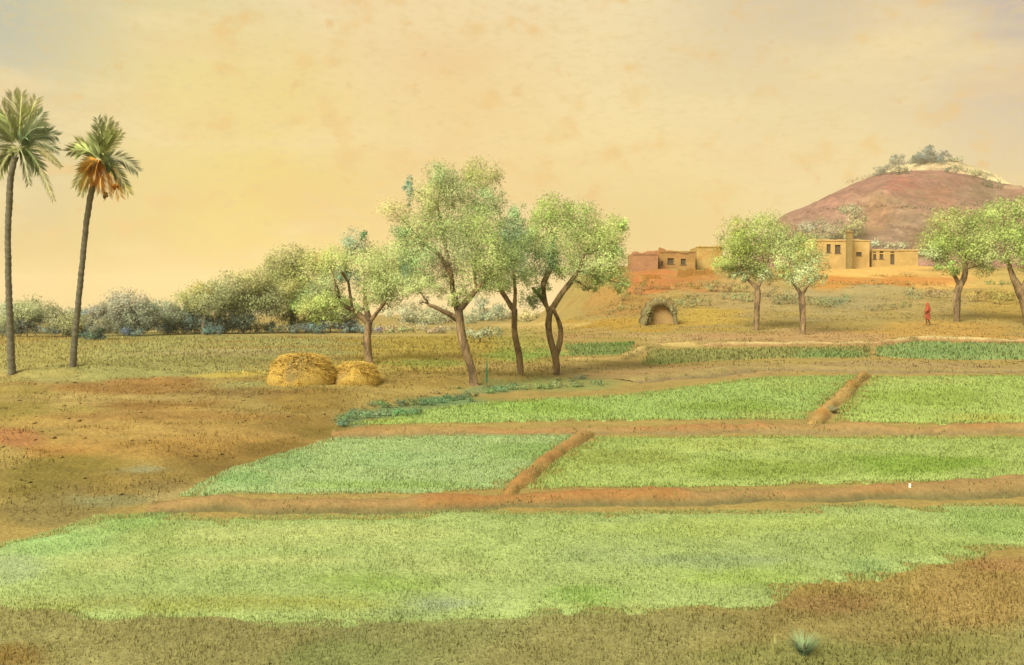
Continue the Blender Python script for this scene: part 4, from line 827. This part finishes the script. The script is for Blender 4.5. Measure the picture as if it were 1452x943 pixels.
house(121.5, 935, 986, 356, 402, [(938.5, 373, 1.6, 2.5), (951, 370, 4.5, 4), (969, 371, 3.6, 4)], 'red-brown mud house with small dark windows under a crumbling roof line', (184, 142, 76), h_red, 5, crumble=.45)
house(124, 988, 1024, 350, 396, [], 'yellowish mud house half hidden behind the round-crowned tree', (216, 176, 92), [(C(190, 122, 52), .6, .52, .7, .8), (C(222, 190, 104), .4, .5, .7, .6)], 5)
# pillar before the ochre house
p0 = P(1204, 352, 129.6); gz = surf(p0.x, 129.6); zt = P(1204, 330, 129.6).z
pl = empty('pillar', (p0.x, 129.6, gz), 'tall square brown pillar with a flat cap in front of the taller ochre house', 'pillar')
pm = mat_surface('brown_plaster', C(166, 138, 74), scales=((1, .15), (8, .2)), bump=.5, bscale=5)
V, Fq = box(-.32, .32, -.32, .32, -.3, zt - gz); np_mesh('shaft', [(x + p0.x, y + 129.6, z + gz) for x, y, z in V], Fq, pm, parent=pl, smooth=False)
V, Fq = box(-.42, .42, -.42, .42, zt - gz + .002, zt - gz + .22); np_mesh('cap', [(x + p0.x, y + 129.6, z + gz) for x, y, z in V], Fq, pm, parent=pl, smooth=False)
# broken field walls
def rubble_wall(Yd, px0, px1, top, label, colr, thick=.5):
    a = P(px0, top, Yd); b = P(px1, top, Yd); n = max(3, int((b.x - a.x) / .45)); pr = []; rd = random.Random(px0); g0 = surf((a.x + b.x) / 2, Yd)
    for k in range(n):
        xa = a.x + (b.x - a.x) * k / n; xb = a.x + (b.x - a.x) * (k + 1) / n - .003; gz = surf(xa, Yd); yj = rd.uniform(-.06, .06)
        v, f = box(xa, xb, Yd + yj, Yd + thick + yj, min(gz, g0) - .5, a.z + rd.uniform(-.12, .12)); pr.append((v, f))
    V, Fq = join(pr)
    wm = mat_surface('rubble', C(*colr), scales=((.8, .2), (5, .25)), bump=.8, bscale=5)
    return tag(np_mesh('wall', V, Fq, wm, smooth=False, loc=((a.x + b.x) / 2, Yd, g0)), label, 'wall')
rubble_wall(113.5, 962, 1012, 382, 'low brown mud wall on the slope below the village houses', (176, 126, 54))
rubble_wall(112.5, 910, 936, 389, 'short rust-brown mud wall below the windowless reddish house', (184, 124, 52))
g = onground(1436, 268); rubble_wall(g.y, 1424, 1450, 263, 'pale pinkish low wall on the right shoulder of the hill', (196, 160, 116), .9)

# thatched arch hut
def hut(px, base_py, w_px, h_px, label):
    g = onground(px, base_py); sc = g.y / F; root = empty('hut', g, label, 'hut'); w = w_px * sc / 2; h = h_px * sc; n = 20; V = []; Fq = []; th = .22; D = 2.4
    def arc(k, r, yy): a = math.pi * k / n; return (g.x - math.cos(a) * w * r, g.y + yy, g.z - .15 + (math.sin(a) ** .8) * h * r)
    for yy in (0, D):
        for r in (1.0, 1 - th):
            for k in range(n + 1): V.append(arc(k, r * (1 + .05 * math.sin(k * 2.3)), yy))
    m = n + 1
    for k in range(n):
        Fq += [(k, k + 1, 2 * m + k + 1, 2 * m + k), (m + k, 3 * m + k, 3 * m + k + 1, m + k + 1), (k, m + k, m + k + 1, k + 1), (2 * m + k, 2 * m + k + 1, 3 * m + k + 1, 3 * m + k)]
    np_mesh('thatch', V, Fq, M['straw'], parent=root, col=np.tile(C(150, 132, 80), (len(V), 1)))
    V = [(g.x, g.y + .5, g.z - .15)] + [arc(k, 1 - th, .5) for k in range(n + 1)]; Fq = [(0, k + 2, k + 1) for k in range(n)]
    np_mesh('front_wall', V, Fq, mat_surface('hut_plaster', C(190, 152, 88), scales=((1, .15), (6, .15)), bump=.4, bscale=5), parent=root, smooth=False)
    V, Fq, cc, nn = leaves([(px - w_px * .36, base_py - h_px * .35, 8, h_px * .32, (118, 112, 62), 1, 0), (px, base_py - h_px * .9, w_px * .3, 5, (142, 128, 74), 1, 0), (px + w_px * .36, base_py - h_px * .55, 6, 9, (128, 122, 76), 1, 0)], g.y, 2, 3 * sc, 9, .2)
    np_mesh('creeper', V, Fq, M['leaf'], parent=root, col=cc, nrm=nn, smooth=False)
hut(937, 461, 50, 40, 'small arched thatched hut overgrown with dark creeper, below the red mud houses')

# ------------------------------------------------------------------ person in red
def skin_mesh(name, joints, edges, mat, parent, sub=2):
    me = bpy.data.meshes.new(name); me.from_pydata([j[0] for j in joints], edges, []); o = bpy.data.objects.new(name, me); COL.objects.link(o)
    md = o.modifiers.new('s', 'SKIN'); 
    for i, j in enumerate(joints): me.skin_vertices[0].data[i].radius = (j[1], j[1] if len(j) < 3 else j[2])
    me.skin_vertices[0].data[0].use_root = True
    m2 = o.modifiers.new('u', 'SUBSURF'); m2.levels = sub; m2.render_levels = sub
    dg = bpy.context.evaluated_depsgraph_get(); nm = bpy.data.meshes.new_from_object(o.evaluated_get(dg)); o.modifiers.clear(); o.data = nm
    nm.materials.clear(); nm.materials.append(mat)
    for p in nm.polygons: p.use_smooth = True
    o.parent = parent; return o
def person(px, py):
    g = onground(px, py); root = empty('person', g, 'person in red wrap walking left across the ochre slope, one arm bent', 'person')
    k = 1.0; J = [((0, 0, .90), .13, .10), ((0, 0, 1.12), .12, .09), ((.01, 0, 1.32), .15, .09), ((.0, 0, 1.42), .055), ((-.02, 0, 1.49), .075), ((-.025, 0, 1.60), .085),       # 0-5 spine head
        ((-.02, -.17, 1.33), .055), ((-.10, -.24, 1.08), .042), ((-.30, -.22, 1.02), .034), ((-.38, -.21, 1.02), .03),                                  # 6-9 near arm bent forward
        ((.02, .17, 1.33), .055), ((.12, .22, 1.10), .042), ((.08, .24, .88), .034), ((.06, .24, .80), .03),                                               # 10-13
        ((0, -.09, .85), .09), ((-.12, -.09, .48), .062), ((-.10, -.09, .10), .042), ((-.22, -.09, .04), .034),                                            # 14-17
        ((0, .09, .85), .09), ((.10, .09, .48), .062), ((.24, .09, .12), .042), ((.15, .09, .04), .034)]                                                   # 18-21
    E = [(0, 1), (1, 2), (2, 3), (3, 4), (4, 5), (2, 6), (6, 7), (7, 8), (8, 9), (2, 10), (10, 11), (11, 12), (12, 13), (0, 14), (14, 15), (15, 16), (16, 17), (0, 18), (18, 19), (19, 20), (20, 21)]
    body = skin_mesh('body', J, E, M['skin'], root)
    def loft(name, rings, mat):
        V = []; Fq = []; n = 20
        for (cx, cy, z, rx, ry) in rings:
            for i in range(n): a = 2 * math.pi * i / n; f = 1 + .06 * math.sin(5 * a + z * 9); V.append((g.x + cx + math.cos(a) * rx * f, g.y + cy + math.sin(a) * ry * f, g.z + z))
        for j in range(len(rings) - 1):
            for i in range(n): Fq.append((j * n + i, j * n + (i + 1) % n, (j + 1) * n + (i + 1) % n, (j + 1) * n + i))
        return np_mesh(name, V, Fq, mat, parent=root)
    loft('skirt', [(.04, 0, .46, .22, .17), (.02, 0, .6, .21, .17), (0, 0, .78, .19, .16), (0, 0, .95, .17, .15), (0, 0, 1.05, .15, .14)], M['red_cloth'])
    loft('blouse', [(0, 0, 1.0, .17, .15), (0, 0, 1.2, .155, .17), (.01, 0, 1.34, .14, .20), (.0, 0, 1.42, .085, .09)], M['red_cloth'])
    loft('shawl', [(.12, 0, 1.05, .12, .17), (.08, 0, 1.3, .13, .18), (.01, 0, 1.48, .115, .12), (-.01, 0, 1.62, .115, .115), (0, 0, 1.70, .08, .085), (0, 0, 1.725, .02, .02)], M['red_cloth'])
    V, Fq = tubes([[(g + Vector((-.01, -.15, 1.36)), .075), (g + Vector((-.10, -.24, 1.10)), .075), (g + Vector((-.30, -.22, 1.03)), .055)],
                   [(g + Vector((.01, .15, 1.36)), .075), (g + Vector((.12, .22, 1.12)), .07), (g + Vector((.08, .24, .92)), .05)]], 10, 3, .05)
    np_mesh('sleeves', V, Fq, M['red_cloth'], parent=root)
    return root
person(1315, 462)

# ------------------------------------------------------------------ small things
def plant(px, py, h_px, w_px, label, colr, n=26, seed=1, up=.9):
    g = onground(px, py); sc = g.y / F; root = empty('plant', g, label, 'plant'); r = random.Random(seed); V = []; Fq = []; Cc = []; Nn = []
    for i in range(n):
        a = r.uniform(0, 6.28); L_ = h_px * sc * r.uniform(.55, 1.05); ox = math.cos(a) * w_px * sc; oy = math.sin(a) * w_px * sc; w = max(.006, .028 * L_); pr = None
        for k in range(5):
            t = k / 4; c = Vector((g.x + ox * (t ** 1.6 * (1 - up) * 3 + .15), g.y + oy * (t ** 1.6 * (1 - up) * 3 + .15), g.z - .03 + L_ * t * (1 - .25 * t * (1 - up) * 3))); ww = w * math.sin(math.pi * (.15 + .8 * t)); d = Vector((-math.sin(a), math.cos(a), 0))
            d = (d + Vector((1, 0, 0)) * .6).normalized(); V += [tuple(c - d * ww), tuple(c + d * ww)]; cj = r.uniform(.8, 1.2); Cc += [tuple(np.array(C(*colr)) * cj)] * 2; Nn += [(0, -.5, .85)] * 2
            if k: q = len(V); Fq.append((q - 4, q - 3, q - 1, q - 2))
    np_mesh('leaf_tuft', V, Fq, M['leaf'], parent=root, col=Cc, nrm=Nn, smooth=False)
    V, Fq = tubes([[(g - Vector((0, 0, .05)), .02 * max(1, h_px * sc)), (g + Vector((0, 0, h_px * sc * .35)), .012 * max(1, h_px * sc))]], 6, 1); np_mesh('stem', V, Fq, M['wood'], parent=root)
    return root
plant(690, 550, 42, 3, 'slim upright dark green plant beside the foot of the tallest tree', (70, 136, 84), 22, 3, .92)
plant(1140, 934, 40, 30, 'blue-green leafy weed in the near right foreground', (128, 142, 90), 200, 4, .72)
plant(1098, 938, 40, 12, 'pale yellow-green weed left of the blue-green weed in the foreground', (182, 174, 96), 26, 5, .75)
def stone(px, py, rx, ry, label, colr, name='stone', cat='stone'):
    g = onground(px, py); sc = g.y / F; bm = bmesh.new(); bmesh.ops.create_icosphere(bm, subdivisions=4, radius=1)
    V = [(g.x + v.co.x * rx * sc * (1 + .5 * float(fbm(v.co.x * 1.5 + px, v.co.z * 1.5 + v.co.y, 3, 3))), g.y + v.co.y * rx * sc, g.z + .12 + v.co.z * ry * sc * (1 + .5 * float(fbm(v.co.x * 1.5, v.co.y * 1.5 + v.co.z, 4, 3)))) for v in bm.verts]
    Fs = [tuple(v.index for v in f.verts) for f in bm.faces]; bm.free()
    o = np_mesh(name, V, Fs, M['bund'], col=np.tile(C(*colr), (len(V), 1)), loc=g); return tag(o, label, cat)
stone(1180, 586, 9, 4, 'grey-brown lump of stone beside the upper slanting bund', (132, 122, 78))
0 and stone(1174, 617, 5, 5, 'small reddish stone on the middle bund below the slanting one', (166, 116, 70))
stone(1085, 469, 5, 6, 'brown stone at the foot of the round-crowned tree', (138, 112, 56)) if False else None
p = P(1290, 697, 20.9)
o = np_mesh('marker_post', [(x + p.x, y + p.y, z + SL * p.y + .1) for x, y, z in box(-.018, .018, -.018, .018, -.05, .15)[0]], box(0, 1, 0, 1, 0, 1)[1], mat_surface('whitewash', (.8, .78, .68), scales=((8, .08),), bump=0), smooth=False, loc=(p.x, p.y, SL * p.y)); tag(o, 'tiny white marker post on the nearest bund at the right', 'post')

# ------------------------------------------------------------------ haze
def haze(density):
    me = bpy.data.meshes.new('haze'); bm = bmesh.new(); bmesh.ops.create_cube(bm, size=1)
    for v in bm.verts: v.co = Vector((v.co.x * 4600, 1400 + v.co.y * 3400, 57.5 + v.co.z * 125)); 
    bm.to_mesh(me); bm.free(); o = bpy.data.objects.new('haze', me); COL.objects.link(o); o['kind'] = 'stuff'
    m = bpy.data.materials.new('haze'); m.use_nodes = True; t = m.node_tree; t.nodes.clear(); out = N('ShaderNodeOutputMaterial', t); v = N('ShaderNodeVolumePrincipled', t)
    v.inputs['Density'].default_value = density; v.inputs['Color'].default_value = (.96, .86, .62, 1); v.inputs['Anisotropy'].default_value = 0.0
    t.links.new(v.outputs[0], out.inputs['Volume']); me.materials.append(m)
haze(0.00034)
